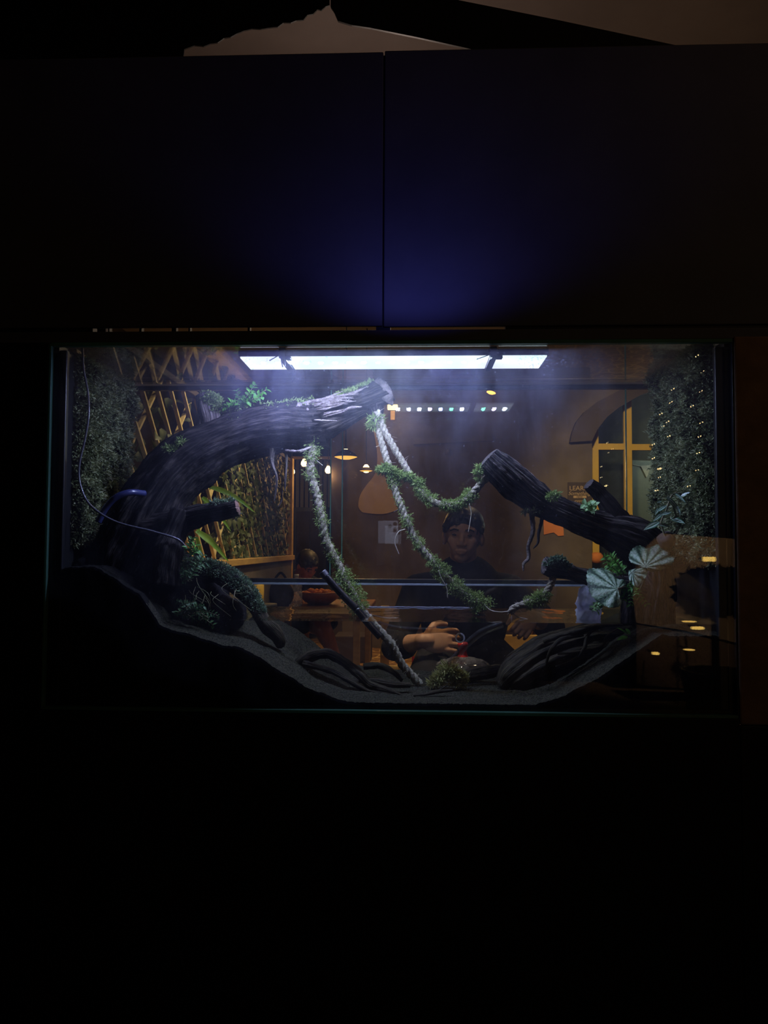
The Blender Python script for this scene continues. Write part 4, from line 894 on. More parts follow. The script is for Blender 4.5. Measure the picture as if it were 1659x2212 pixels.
# lattice with ivy on the left
XL = CX-.828
zl0, zl1, yl0, yl1 = .862, 1.47, .62, 3.66
trl = thing('bamboo_trellis', 'long bamboo lattice fence overgrown with ivy left of the cafe', 'trellis', (XL, 2.1, 0))
bm = bmesh.new(); sp = .165; hgt = zl1-zl0
rr_ = np.random.default_rng(3)
y = yl0-hgt
while y < yl1+hgt:
    for sgn in (1, -1):
        a0, b0 = (y, zl1), (y+hgt*1.06, zl0)
        if sgn < 0: a0, b0 = (y, zl0), (y+hgt*1.06, zl1)
        (ya_, za_), (yb_, zb_) = a0, b0
        lo = max(0, (yl0-ya_)/(yb_-ya_)); hi = min(1, (yl1-ya_)/(yb_-ya_))
        if hi > lo+.02 and (sgn > 0 or rr_.random() > .3):
            A = (XL+sgn*.006, ya_+(yb_-ya_)*lo+rr_.normal()*.004, za_+(zb_-za_)*lo); B_ = (XL+sgn*.006, ya_+(yb_-ya_)*hi+rr_.normal()*.004, za_+(zb_-za_)*hi)
            bar_bm(bm, A, B_, .009, .0125, (1, 0, 0))
    y += sp
from_bm('lattice', bm, M['bamboo'], trl)
def ivy(n, ya, yb, za, zb, L, seed):
    r = np.random.default_rng(seed); it = []
    for i in range(n):
        p = np.array([XL-.035+.055*r.random(), ya+(yb-ya)*r.random(), za+(zb-za)*r.random()])
        it.append((p, (r.normal()*.3, r.normal()*.6, -.6+r.normal()*.6), unit(np.array([.9, -.5+r.normal()*.3, .3+r.normal()*.3])), L*(.6+.7*r.random()), L*(.5+.5*r.random())))
    return it
it = ivy(3400, 1.9, 3.64, .85, 1.47, .036, 1)+ivy(60, .8, 1.8, .9, 1.47, .04, 2)
V, Fs, uv = leaves(it, kind='heart', n=6); o = build('ivy', V, Fs, M['ivy'], trl, True, uv); o['kind'] = 'stuff'
box('ledge', (XL-.03, yl0, zl0-.035), (XL+.05, yl1, zl0-.005), M['yellowwood'], trl, .003)
box('top_rail', (XL-.015, yl0, zl1-.002), (XL+.02, yl1, zl1+.02), M['archpaint'], trl, .003)
box('end_post', (XL-.02, yl1-.03, .2), (XL+.035, yl1+.03, zl1+.02), M['yellowwood'], trl, .003)
struct(box('wall_low', (XL-.10, .62, 0), (XL+.03, yl1, zl0-.036), M['greywall'], None, .004), 'low wall under the lattice fence')
# shelf with folded cloths and papers behind the near lattice
sh = thing('shelf_unit', 'dim shelf unit standing behind the near end of the lattice', 'shelf', (-1.75, 1.75, 0))
for z in (.95, 1.16, 1.38): box('shelf', (-1.95, 1.1, z), (-1.62, 2.5, z+.02), M['yellowwood'], sh, .002)
for y in (1.1, 1.8, 2.48): box('upright', (-1.95, y, 0), (-1.62, y+.02, 1.4), M['darkwall'], sh, .002)
for i, (px, z, y, m, lab) in enumerate(((0, .972, 1.45, 'redplastic', 'red folded stack on the shelf behind the lattice'), (0, 1.182, 1.42, 'cream', 'pale stack of paper on the shelf behind the lattice'), (0, 1.182, 2.05, 'leafdark', 'dark green bundle on the shelf behind the lattice'))):
    t = thing('stack', lab, 'stack', (-1.75, y, z))
    for q in range(4): box('sheet', (-1.86+.006*q, y-.12+.01*(q % 2), z+.001+.016*q), (-1.64, y+.12-.008*q, z+.015+.016*q), M[m], t, .002)

# recess at the back
cw = thing('curtain', 'grey vertical slat curtain hanging in the dark recess', 'curtain', P(672, 1100, 6.6))
bm = bmesh.new()
for i, px in enumerate(np.linspace(632, 712, 9)):
    a = P(px-4.2, 1096+3*(i % 2), 6.6); b = P(px+4.2, 985, 6.6); box_bm(bm, (a[0], 6.60, a[2]), (b[0], 6.62, b[2]), .003, Matrix.Rotation(.25, 3, 'Z'))
from_bm('slats', bm, mat('grey_slat', (.10, .09, .085), None, rough=.8), cw)
a, b = P(628, 1000, 6.58), P(716, 992, 6.58); box('rail', (a[0], 6.58, b[2]), (b[0], 6.63, b[2]+.03), M['yellowwood'], cw, .003)
a, b = P(634, 1180, 6.3), P(706, 1096, 6.3); cb = thing('cabinet', 'dark cabinet standing below the curtain in the recess', 'cabinet', (a[0], 6.4, 0))
box('body', (a[0], 6.3, 0.0), (b[0], 6.55, b[2]), M['trim'], cb, .006)
box('door', (a[0]+.03, 6.285, .05), ((a[0]+b[0])/2-.006, 6.30, b[2]-.04), M['darkwall'], cb, .003); box('door', ((a[0]+b[0])/2+.006, 6.285, .05), (b[0]-.03, 6.30, b[2]-.04), M['darkwall'], cb, .003)

# lamps of the cafe
def pendant(px, py, Y, rpx, label, group='pendant lamps in the cafe', power=3.0):
    c = P(px, py, Y); r = rpx*m_px(Y); t = thing('pendant_lamp', label, 'lamp', c, group)
    lathe('shade', c, [(r, -.004), (r*1.02, 0), (r*.8, r*.28), (r*.4, r*.5), (r*.15, r*.62), (r*.12, r*.8), (.004, r*.85)], M['archpaint'], t, 40)
    lathe('underside', c, [(.001, -r*.26), (r*.4, -r*.24), (r*.75, -r*.14), (r*.985, -.003)], M['warmshade'], t, 40)
    V, Fs = lathe(None, c, [(.001, -.03), (.018, -.026), (.03, -.006), (.022, .02), (.01, .035)], None, 20); V = V-np.array([0, 0, -r*.2]); build('bulb', V, Fs, M['warm'], t)
    tube('cord', [c+np.array([0, 0, r*.8]), c+np.array([0, 0, .6]), np.array([c[0], c[1], CEIL])], .004, M['trim'], t, 6)
    light('pendant_glow', 'POINT', c-np.array([0, 0, r*.26+.04]), power, (1, .55, .2), .03, parent=t)
pendant(747, 986, 3.7, 25, 'wide orange glowing pendant lamp beside the mossy rope', power=5)
pendant(791, 1016, 4.6, 14, 'small orange glowing pendant lamp at the curvy cream painted reflection', power=4)
for px, py, lab in ((630, 1018, 'round warm bulb at the yellow end post'), (657, 1000, 'round warm bulb beside the rope, highest of the three bulbs'), (709, 1015, 'round warm bulb right of the mossy rope')):
    c = P(px, py, 5.6); t = thing('hanging_bulb', lab, 'bulb', c, 'bare bulbs in the recess')
    V, Fs = lathe(None, c, [(.001, -.034), (.018, -.03), (.029, -.012), (.027, .008), (.014, .028), (.011, .04)], None, 20); build('glass', V, Fs, M['warm'], t)
    lathe('socket', c, [(.012, .036), (.014, .04), (.014, .08), (.003, .085)], M['trim'], t, 16); tube('cord', [c+np.array([0, 0, .08]), c+np.array([.01, 0, .5]), np.array([c[0], c[1], CEIL])], .003, M['trim'], t, 6)
    light('bulb_glow', 'POINT', c-np.array([0, .06, .05]), 2.5, (1, .6, .25), .03, parent=t)
sc = thing('sconce', 'glowing yellow wall sconce below the torn branch end', 'sconce', P(848, 880, YF-.1))
a, b = P(837, 883.5, YF-.1), P(859, 874.5, YF-.1); box('shade', (a[0], YF-.12, a[2]), (b[0], YF-.04, b[2]), emis('sconce_glow', (1, .68, .2), 4), sc, .006)
box('bracket', ((a[0]+b[0])/2-.02, YF-.06, a[2]-.09), ((a[0]+b[0])/2+.02, YF, a[2]-.01), M['yellowwood'], sc, .003)
light('sconce_light', 'POINT', P(860, 905, YF-.22), 1.6, (1, .66, .22), .05, parent=sc)
cl_ = thing('ceiling_spot', 'small orange glowing lamp high on the brown partition', 'lamp', P(1060, 849, YF-.1))
V, Fs = lathe(None, (0, 0, 0), [(.001, 0), (.02, .004), (.041, .015), (.038, .022), (.02, .028), (.001, .03)], None, 24); V = V@np.array(Matrix.Rotation(.22, 3, 'Y')).T+P(1060, 852, YF-.12)
build('lens', V, Fs, emis('spot_glow', (1, .42, .06), 4), cl_); tube('bracket', [P(1060, 847, YF-.11), P(1060, 842, YF-.05), P(1060, 842, YF)], .008, M['trim'], cl_, 8)

# tables, stools, bench
def table(name, label, lo, hi, ztop, m, th=.03):
    t = thing(name, label, 'table', ((lo[0]+hi[0])/2, (lo[1]+hi[1])/2, 0)); box('tabletop', (lo[0], lo[1], ztop-th), (hi[0], hi[1], ztop), M[m], t, .006)
    for x in (lo[0]+.05, hi[0]-.05):
        for y in (lo[1]+.05, hi[1]-.05): box('leg', (x-.018, y-.018, 0), (x+.018, y+.018, ztop-th), M['yellowwood'], t, .003)
    return t
a = P(600, 1300, 3.2); b = P(800, 1300, 3.2)
table('cafe_table', 'dark red wooden table at which the bent over person sits', (XL+.06, 2.75), (b[0], 3.85), .56, 'tablewood')
za = .56
def bottle(name, label, px, Y, h, r, m, capm=None):
    c = P(px, 1300, Y); c[2] = za; t = thing(name, label, 'bottle', c)
    lathe('body', c, [(.001, .001), (r*.9, .001), (r, .01), (r, h*.45), (r*.85, h*.55), (r, h*.62), (r*.45, h*.82), (r*.35, h*.92), (.001, h*.92)], M[m], t, 28)
    lathe('cap', c, [(.001, h*.91), (r*.4, h*.91), (r*.4, h), (.001, h)], M[capm or 'white'], t, 20)
bottle('water_bottle', 'clear plastic bottle standing on the red table', 640, 3.2, .19, .035, 'bottle')
c = P(558, 1290, 2.35); o = thing('drink_can', 'yellow can standing left of the red table', 'can', c)
lathe('body', c, [(.001, -.03), (.022, -.03), (.027, -.022), (.027, .058), (.02, .068), (.001, .066)], M['yellowpaint'], o, 28)
lathe('rim', c, [(.019, .066), (.021, .071), (.018, .0715)], M['cable'], o, 28)
st_ = thing('side_stand', 'small stand under the yellow can', 'stand', (c[0], c[1], 0)); lathe('post', (c[0], c[1], 0), [(.001, 0), (.1, .002), (.1, .015), (.02, .03), (.02, c[2]-.06), (.09, c[2]-.045), (.09, c[2]-.031), (.001, c[2]-.031)], M['trim'], st_, 28)
gl = thing('snack_bowl', 'red brown bowl of food on the red table', 'bowl', P(690, 1290, 3.35)); c = P(690, 1290, 3.35); c[2] = za+.001
lathe('bowl', c, [(.001, .0), (.06, .0), (.11, .035), (.135, .075), (.13, .078), (.1, .04), (.05, .015), (.001, .012)], M['redbrown'], gl, 40)
fd = []
for i in range(30):
    bm = bmesh.new(); bmesh.ops.create_icosphere(bm, subdivisions=1, radius=.018+.012*random.random()); vv = np.array([v.co[:] for v in bm.verts])*np.array([1, .8, .6])+c+np.array([random.uniform(-.08, .08), random.uniform(-.08, .08), .055+random.random()*.03])
    fd.append((vv, [np.array([[v.index for v in f.verts] for f in bm.faces])])); bm.free()
V, Fs = join(fd); o = build('food', V, Fs, M['orange'], gl); o['kind'] = 'stuff'
def stool(label, x, y, h, r, m='trim', cat='stool'):
    t = thing('stool', label, cat, (x, y, 0)); lathe('seat', (x, y, h-.04), [(.001, 0), (r, 0), (r*1.03, .012), (r, .035), (r*.8, .04), (.001, .04)], M[m], t, 36)
    for q in range(4):
        an_ = q*math.pi/2+.6; tube('leg', [(x+r*.6*math.cos(an_), y+r*.6*math.sin(an_), h-.04), (x+r*.95*math.cos(an_), y+r*.95*math.sin(an_), 0.008)], .012, M['yellowwood'], t, 8)
    return t
bx0, bx1 = P(822, 1340, 2.25)[0], P(1168, 1340, 2.25)[0]
bn = thing('bench', 'yellow wooden bench with a boarded back behind the man in black', 'bench', ((bx0+bx1)/2, 2.1, 0))
box('seat', (bx0, 1.80, .33), (bx1, 2.24, .37), M['yellowwood'], bn, .006)
for x in (bx0, (bx0+bx1)/2-.02, bx1-.04): box('back_post', (x, 2.24, 0), (x+.04, 2.28, .64), M['yellowwood'], bn, .004)
for z in (.41, .53): box('back_board', (bx0+.002, 2.225, z), (bx1-.002, 2.24, z+.105), M['yellowwood'], bn, .006)
for x in (bx0+.01, bx1-.05): box('leg', (x, 1.82, 0), (x+.04, 1.86, .33), M['yellowwood'], bn, .003)
a, b = P(590, 1342, 4.0), P(626, 1400, 4.0)
ch = thing('chair', 'yellow wooden chair under the far side of the red table', 'chair', ((a[0]+b[0])/2, 4.15, 0))
box('seat', (a[0]-.02, 4.0, .33), (b[0]+.02, 4.3, .36), M['yellowwood'], ch, .004)
for x in (a[0], b[0]-.03):
    box('leg', (x, 4.02, 0), (x+.03, 4.05, .33), M['yellowwood'], ch, .003); box('back_leg', (x, 4.27, 0), (x+.03, 4.30, .7), M['yellowwood'], ch, .003)
box('back_board', (a[0], 4.272, .52), (b[0], 4.29, .68), M['yellowwood'], ch, .004)
a, b = P(722, 1400, 4.7), P(800, 1374, 4.7); o = box('crate', (a[0], 4.7, 0.006), (b[0], 5.0, b[2]), M['archpaint'], None, .01); tag(o, 'dark low crate on the cobbled floor behind the red table', 'crate')
a, b = P(893, 1470, 2.6), P(909, 1376, 2.6); tr_ = thing('folder', 'upright orange red board standing beside the man in black', 'board', (a[0], 2.6, 0))
box('sheet', (a[0], 2.6, .006), (b[0], 2.62, b[2]), M['orange'], tr_, .003); box('spine', (a[0]-.008, 2.597, .006), (a[0]+.006, 2.623, b[2]), M['redplastic'], tr_, .002)

# ------------------------------------------------------------------ people
def capsules(bm, chains):
    for ch in chains:
        pts = [np.array(p[:3], float) for p in ch]; rs = [p[3] for p in ch]
        for p, r in zip(pts, rs):
            vs = bmesh.ops.create_icosphere(bm, subdivisions=3, radius=r)['verts']; bmesh.ops.translate(bm, verts=vs, vec=Vector(p))
        for i in range(len(pts)-1):
            a, b = Vector(pts[i]), Vector(pts[i+1]); d = b-a
            if d.length < 1e-5: continue
            r = bmesh.ops.create_cone(bm, cap_ends=True, segments=20, radius1=rs[i], radius2=rs[i+1], depth=d.length)
            q = d.to_track_quat('Z', 'Y').to_matrix(); 
            for v in r['verts']: v.co = q @ v.co+(a+b)/2
def ell(bm, c, s, rot=None, sub=4):
    vs = bmesh.ops.create_icosphere(bm, subdivisions=sub, radius=1.0)['verts']
    for v in vs:
        v.co = Vector((v.co.x*s[0], v.co.y*s[1], v.co.z*s[2]))
        if rot is not None: v.co = rot @ v.co
        v.co += Vector(c)
def skinned(name, bm, m, parent, vox, it=6, fac=.5):
    o = from_bm(name, bm, m, parent, True)
    r = o.modifiers.new('skin', 'REMESH'); r.mode = 'VOXEL'; r.voxel_size = vox; r.use_smooth_shade = True
    s = o.modifiers.new('soft', 'SMOOTH'); s.iterations = it; s.factor = fac
    return o
def hand(bm, wrist, d, palm_n, side, s=1.0, curl=1.0, spread=.12):
    """palm, four fingers of unequal length and a thumb; d: wrist to knuckles, palm_n: out of the palm"""
    d = unit(V3(d)); n = unit(V3(palm_n)-d*np.dot(palm_n, d)); x = np.cross(d, n)*side
    w = V3(wrist)
    R3 = Matrix((Vector(x), Vector(d), Vector(n))).transposed()
    ell(bm, w+d*.045*s, (.040*s, .052*s, .016*s), R3)
    capsules(bm, [[np.append(w, .025*s), np.append(w+d*.02*s, .024*s)]])
    for i, (off, L, r) in enumerate(((.031, .072, .0084), (.0105, .080, .0088), (-.0105, .074, .0084), (-.030, .058, .0074))):
        p = w+d*.082*s+x*off*s-n*.002; di = unit(d+x*spread*(off/.03)); ch = [np.append(w+d*.05*s+x*off*.8*s, r*1.1*s), np.append(p, r*1.12*s)]; a = .35*curl
        for f, q in zip((.45, .32, .23), (1.0, .92, .8)):
            dd = di*math.cos(a)+n*math.sin(a); p = p+dd*L*f*s; ch.append(np.append(p, r*q*s)); a += .62*curl
        capsules(bm, [ch])
    t0 = w+d*.022*s+x*.026*s; t1 = t0+(x*.75+d*.55+n*.35)*.034*s; t2 = t1+(x*.25+d*.8+n*.5)*.030*s; t3 = t2+(d*.85-x*.05+n*.55)*.022*s
    capsules(bm, [[np.append(t0, .0135*s), np.append(t1, .0115*s), np.append(t2, .0105*s), np.append(t3, .0085*s)]])
def head(bm, c, fwd, up, s=1.0):
    """c: middle of the skull; s=1 is a 0.225 m tall head"""
    f = unit(V3(fwd)); u = unit(V3(up)-f*np.dot(up, f)); x = np.cross(f, u)
    R3 = Matrix((Vector(x), Vector(f), Vector(u))).transposed(); Lc = lambda a, b, cc: V3(c)+(x*a+f*b+u*cc)*s
    ell(bm, Lc(0, -.008, .020), (.074*s, .095*s, .092*s), R3)
    ell(bm, Lc(0, .030, -.040), (.056*s, .058*s, .072*s), R3)
    ell(bm, Lc(0, .052, -.088), (.030*s, .030*s, .024*s), R3)
    capsules(bm, [[np.append(Lc(0, .080, .008), .008*s), np.append(Lc(0, .092, -.022), .0115*s), np.append(Lc(0, .090, -.032), .0125*s)],
                  [np.append(Lc(-.014, .090, -.035), .008*s), np.append(Lc(.014, .090, -.035), .008*s)],
                  [np.append(Lc(-.044, .066, .024), .011*s), np.append(Lc(-.012, .077, .022), .011*s)], [np.append(Lc(.044, .066, .024), .011*s), np.append(Lc(.012, .077, .022), .011*s)],
                  [np.append(Lc(-.018, .083, -.062), .006*s), np.append(Lc(0, .089, -.060), .007*s), np.append(Lc(.018, .083, -.062), .006*s)],
                  [np.append(Lc(-.014, .082, -.070), .006*s), np.append(Lc(0, .087, -.071), .0075*s), np.append(Lc(.014, .082, -.070), .006*s)],
                  [np.append(Lc(-.040, .056, -.022), .020*s), np.append(Lc(-.028, .060, -.050), .018*s)], [np.append(Lc(.040, .056, -.022), .020*s), np.append(Lc(.028, .060, -.050), .018*s)]])
    for q in (-1, 1): ell(bm, Lc(q*.078, -.005, -.012), (.012*s, .021*s, .033*s), R3, 3)
    return Lc, R3
def face_parts(Lc, R3, s, root, hairstyle=0):
    for q in (-1, 1):
        bm = bmesh.new(); ell(bm, Lc(q*.030, .0745, .003), (.0115*s, .008*s, .0048*s), R3, 3); from_bm('eye', bm, mat('eye_dark', (.02, .015, .012), None, rough=.25), root, True)
        tube('eyebrow', [Lc(q*.048, .074, .020), Lc(q*.032, .084, .026), Lc(q*.014, .087, .023)], .0036*s, M['hair'], root, 8)
    tube('mouth', [Lc(-.020, .082, -.066), Lc(0, .0915, -.0655), Lc(.020, .082, -.066)], .0022*s, mat('lip_dark', (.14, .05, .04), None, rough=.5), root, 8)
    bm = bmesh.new(); ell(bm, Lc(0, -.018, .045), (.084*s, .100*s, .082*s), R3); ell(bm, Lc(0, -.045, .0), (.080*s, .070*s, .075*s), R3)
    r = random.Random(5)
    for i in range(70):
        a = r.uniform(-1, 1); p = Lc(a*.068, r.uniform(-.05, .082)*(1-.35*abs(a)), .105-.045*abs(a)-.02*r.random()); e = p+np.array(V3(R3 @ Vector((r.uniform(-.02, .02), .020, r.uniform(-.050, .0)))))*s
        capsules(bm, [[np.append(p, .012*s), np.append(e, .004*s)]])
    for q in (-1, 1):
        for i in range(5): p = Lc(q*.078, -.02+i*.012, .045-i*.004); capsules(bm, [[np.append(p, .011*s), np.append(Lc(q*.080, -.018+i*.013, .010), .005*s)]])
    return skinned('hair', bm, M['hair'], root, .0045, 2)

# man in black facing the tank
hc = P(1001, 1156, 1.9); fwd = unit(CAM-hc+np.array([-.25, 0, -.12])); up = (.05, 0, 1)
man = thing('person', 'person in black clothes sitting behind the tank, facing it, one hand on the lidded jar', 'person', (hc[0], 1.95, .37))
bm = bmesh.new(); Lc, R3 = head(bm, hc, fwd, up, 1.0)
nb = np.array([hc[0]+.005, 1.97, hc[2]-.185]); hip = np.array([hc[0]+.01, 1.99, .46])
sR, sL = np.array([hc[0]-.19, 1.95, hc[2]-.235]), np.array([hc[0]+.20, 1.95, hc[2]-.235])
capsules(bm, [[np.append(Lc(0, -.02, -.05), .056), np.append(nb, .058)]])
wR = P(912, 1384, 1.60); eR = (sR+wR)/2+np.array([-.10, -.03, -.13])
wL = P(1148, 1332, 1.70); eL = (sL+wL)/2+np.array([.13, .02, -.10])
body = [[np.append(nb-np.array([0, 0, .03]), .075), np.append(nb-np.array([0, 0, .14]), .12), np.append((nb+hip)/2, .125), np.append(hip, .13)],
        [np.append(nb-np.array([.03, 0, .02]), .055), np.append(sR, .058)], [np.append(nb-np.array([-.03, 0, .02]), .055), np.append(sL, .058)]]
armR = [[np.append(sR, .055), np.append((sR+eR)/2, .047), np.append(eR, .040), np.append(eR+(wR-eR)*.35, .040), np.append(wR, .027)]]
armL = [[np.append(sL, .055), np.append((sL+eL)/2, .047), np.append(eL, .040), np.append(eL+(wL-eL)*.35, .040), np.append(wL, .027)]]
kR, kL = np.array([hc[0]-.17, 1.50, .40]), np.array([hc[0]+.20, 1.48, .40])
legs = [[np.append(hip+np.array([-.09, 0, -.02]), .10), np.append(kR, .062), np.append(np.array([kR[0], 1.55, .08]), .042)], [np.append(hip+np.array([.09, 0, -.02]), .10), np.append(kL, .062), np.append(np.array([kL[0], 1.53, .08]), .042)]]
capsules(bm, body+armR+armL+legs)
hand(bm, wR, (1, .12, .0), (.15, .95, -.25), 1, 1.2, 1.25, .08)
hand(bm, wL, P(1124, 1366, 1.62)-wL, (-.3, .75, -.5), -1, .95, 1.9, .05)
skinned('body', bm, M['skin'], man, .003, 3)
face_parts(Lc, R3, 1.0, man)
bm = bmesh.new(); inf = lambda chs, g: [[np.append(np.array(p[:3]), p[3]+g) for p in c] for c in chs]
capsules(bm, inf(body, .014)); capsules(bm, inf([armR[0][:4]], .016)); capsules(bm, inf([armL[0][:4]], .016))
ell(bm, (nb+hip)/2+np.array([0, -.02, .02]), (.19, .135, .25)); ell(bm, nb-np.array([0, 0, .11]), (.20, .115, .12))
skinned('shirt', bm, M['shirt'], man, .007, 8)
bm = bmesh.new(); capsules(bm, inf(legs, .015)); ell(bm, hip, (.19, .16, .12)); skinned('trousers', bm, M['shirt'], man, .009, 6)
for kx in (kR, kL):
    bm = bmesh.new(); ell(bm, (kx[0], 1.50, .045), (.048, .12, .042)); skinned('shoe', bm, M['trim'], man, .008, 3)

# glass jar with red knob on a low stool between bench and tank
Yj = 1.56; jc = P(1000, 1440, Yj); jr = 55*m_px(Yj)
jar = thing('glass_jar', 'round clear glass jar with a red knobbed lid in front of the person in black', 'jar', (jc[0], Yj, jc[2]-.10))
lathe('body', jc, [(.001, -.098), (jr*.8, -.098), (jr*.95, -.08), (jr*1.0, -.03), (jr*.98, 0.0), (jr*.94, .0), (jr*.95, -.03), (jr*.9, -.078), (.001, -.09)], M['clear'], jar, 56)
M['lidglass'] = glass('jar_lid', (.62, .68, .66), .10, .5, 30)
jl = lathe('lid', jc, [(jr*1.03, .0), (jr*1.05, .006), (jr*1.0, .013), (jr*.8, .024), (jr*.74, .020), (jr*.5, .032), (jr*.18, .038), (.001, .039)], M['lidglass'], jar, 56)
lathe('knob', jc, [(.020, .038), (.016, .046), (.013, .06), (.017, .072), (.021, .082), (.017, .09), (.001, .091)], M['redplastic'], jl, 28)['label'] = 'red knob'
lb_ = P(1046, 1441, Yj-.0); V, Fs = lathe(None, jc, [(jr*1.015, -.028), (jr*1.02, -.024), (jr*1.02, -.004), (jr*1.015, 0)], None, 56)
sel = [f for f in Fs[0] if all(-1.25 < math.atan2(*(V[i]-jc)[[1, 0]]) < -.55 for i in f)]
build('sticker', V, [np.array(sel)], M['orange'], jar)['label'] = 'orange sticker on the jar'
stool('dark low stool under the glass jar', jc[0], Yj, jc[2]-.0985, .15)

# bent over person at the red table
c2 = P(664, 1221, 3.75); p2 = thing('person', 'dark haired person in black bent over the red table', 'person', (c2[0]-.05, 4.05, .36))
bm = bmesh.new(); f2 = unit(np.array([.55, -.55, -.62])); Lc2, R32 = head(bm, c2, f2, (.1, -.2, 1), .80)
n2 = c2+np.array([-.07, .10, -.10]); h2_ = np.array([c2[0]-.12, 4.1, .42]); s2a, s2b = n2+np.array([-.11, -.03, -.09]), n2+np.array([.17, .04, -.09])
e2a, w2a = s2a+np.array([-.02, -.2, -.2]), np.array([c2[0]-.04, 3.55, .60]); e2b, w2b = s2b+np.array([.06, -.2, -.18]), np.array([c2[0]+.14, 3.55, .60])
bd = [[np.append(c2, .05), np.append(n2, .055)], [np.append(n2, .06), np.append(n2-np.array([0, -.03, .14]), .12), np.append(h2_, .13)], [np.append(n2, .05), np.append(s2a, .055)], [np.append(n2, .05), np.append(s2b, .055)]]
ar = [[np.append(s2a, .05), np.append(e2a, .04), np.append(w2a, .026)], [np.append(s2b, .05), np.append(e2b, .04), np.append(w2b, .026)]]
kn = P(694, 1352, 3.6); kn2 = kn+np.array([-.15, .1, 0]); an1 = P(722, 1412, 3.75); an2 = kn2+np.array([0, .12, -.36])
lg = [[np.append(h2_+np.array([.08, -.03, -.02]), .09), np.append(kn, .062), np.append(kn+(an1-kn)*.35, .056), np.append(an1, .036), np.append(np.array([an1[0]+.02, an1[1], .06]), .034)], [np.append(h2_+np.array([-.08, 0, -.02]), .09), np.append(kn2, .06), np.append(np.array([kn2[0], kn2[1]+.1, .06]), .036)]]
capsules(bm, bd+ar+lg); hand(bm, w2a, (.2, -.9, -.2), (.1, 0, -1), 1, .9, .8); hand(bm, w2b, (-.2, -.9, -.2), (-.1, 0, -1), -1, .9, .8)
skinned('body', bm, M['skin2'], p2, .0055, 4); face_parts(Lc2, R32, .80, p2)
bm = bmesh.new(); capsules(bm, inf(bd[1:], .016)); capsules(bm, inf([a[:2] for a in ar], .014)); skinned('shirt', bm, M['shirt'], p2, .009, 6)
bm = bmesh.new(); capsules(bm, inf([[lg[0][0], lg[0][0]*.55+lg[0][1]*.45], lg[1][:2]], .016)); ell(bm, h2_, (.17, .15, .11)); skinned('shorts', bm, M['shirt'], p2, .01, 4)
for q in ((an1[0]+.02, an1[1]), (kn2[0], kn2[1]+.1)):
    bm = bmesh.new(); ell(bm, (q[0]+.02, q[1]-.05, .042), (.045, .11, .036)); skinned('shoe', bm, M['trim'], p2, .008, 3)
stool('low stool under the bent over person', h2_[0], 4.12, .31, .16)
bg_ = thing('backpack', 'dark bag lying on the left end of the red table', 'bag', P(604, 1296, 3.0)); c = P(606, 1290, 2.95); c[2] = .561
bm = bmesh.new(); ell(bm, c+np.array([0, 0, .085]), (.075, .08, .075)); ell(bm, c+np.array([.015, -.045, .055]), (.055, .05, .05)); skinned('bag_body', bm, M['shirt'], bg_, .009, 3)
tube('strap', [c+np.array([-.04, 0, .16]), c+np.array([0, 0, .205]), c+np.array([.04, 0, .16])], .007, M['shirt'], bg_, 8)

# dark figures of furniture behind the man: leafy wreath shape on the post
# ------------------------------------------------------------------ on this side of the glass
# the phone that takes the picture, on a slim stand; the front pane mirrors it
f_, r_v, u_v = _fw, _r, _u
ph = thing('phone', 'pale phone with three round lenses, mirrored in the tank glass', 'phone', CAM-f_*.02)
def obox(name, c, sx, sy, sz, m, parent, bev):
    bm = bmesh.new(); vs = bmesh.ops.create_cube(bm, size=1.0)['verts']
    for v in vs: v.co = Vector((v.co.x*sx, v.co.y*sy, v.co.z*sz))
    bmesh.ops.bevel(bm, geom=bm.edges[:], offset=bev, segments=3, profile=.5, affect='EDGES')
    R3_ = Matrix((Vector(r_v), Vector(u_v), Vector(f_))).transposed()
    for v in bm.verts: v.co = R3_ @ v.co+Vector(c)
    return from_bm(name, bm, m, parent, True)
pc = mir(838, 1170, 1.352)     # the lens in use sits at the upper right of the back as the glass shows it
M['phone'] = mat('phone_back', (.55, .58, .72), None, rough=.35)
obox('body', pc, .072, .147, .008, M['phone'], ph, .0035)
cbm = obox('camera_bump', pc+r_v*.016+u_v*.053+f_*.0045, .034, .036, .003, M['phone'], ph, .001)
for a, b in ((.025, .062), (.025, .044), (.008, .053)):
    o_ = pc+r_v*a+u_v*b+f_*.0062
    if abs(a-.025)+abs(b-.044) < 1e-6: pass
    tube('lens', [o_-f_*.001, o_+f_*.0015], .0068, M['blackplastic'], cbm, 20)
tr3 = thing('phone_stand', 'slim black stand that holds the phone before the tank', 'stand', (pc[0], pc[1]-.03, 0))
zc_ = pc[2]-.075; obox('clamp', pc-u_v*.045, .082, .078, .020, M['trim'], tr3, .004)
tube('pole', [(pc[0], pc[1]-.012, zc_), (pc[0], pc[1]-.02, .5), (pc[0], pc[1]-.03, .25)], .011, M['trim'], tr3, 12)
for q in range(3):
    a = q*2.094+.5; tube('leg', [(pc[0], pc[1]-.03, .30), (pc[0]+.28*math.cos(a), pc[1]-.03+.28*math.sin(a), .008)], .009, M['trim'], tr3, 10)

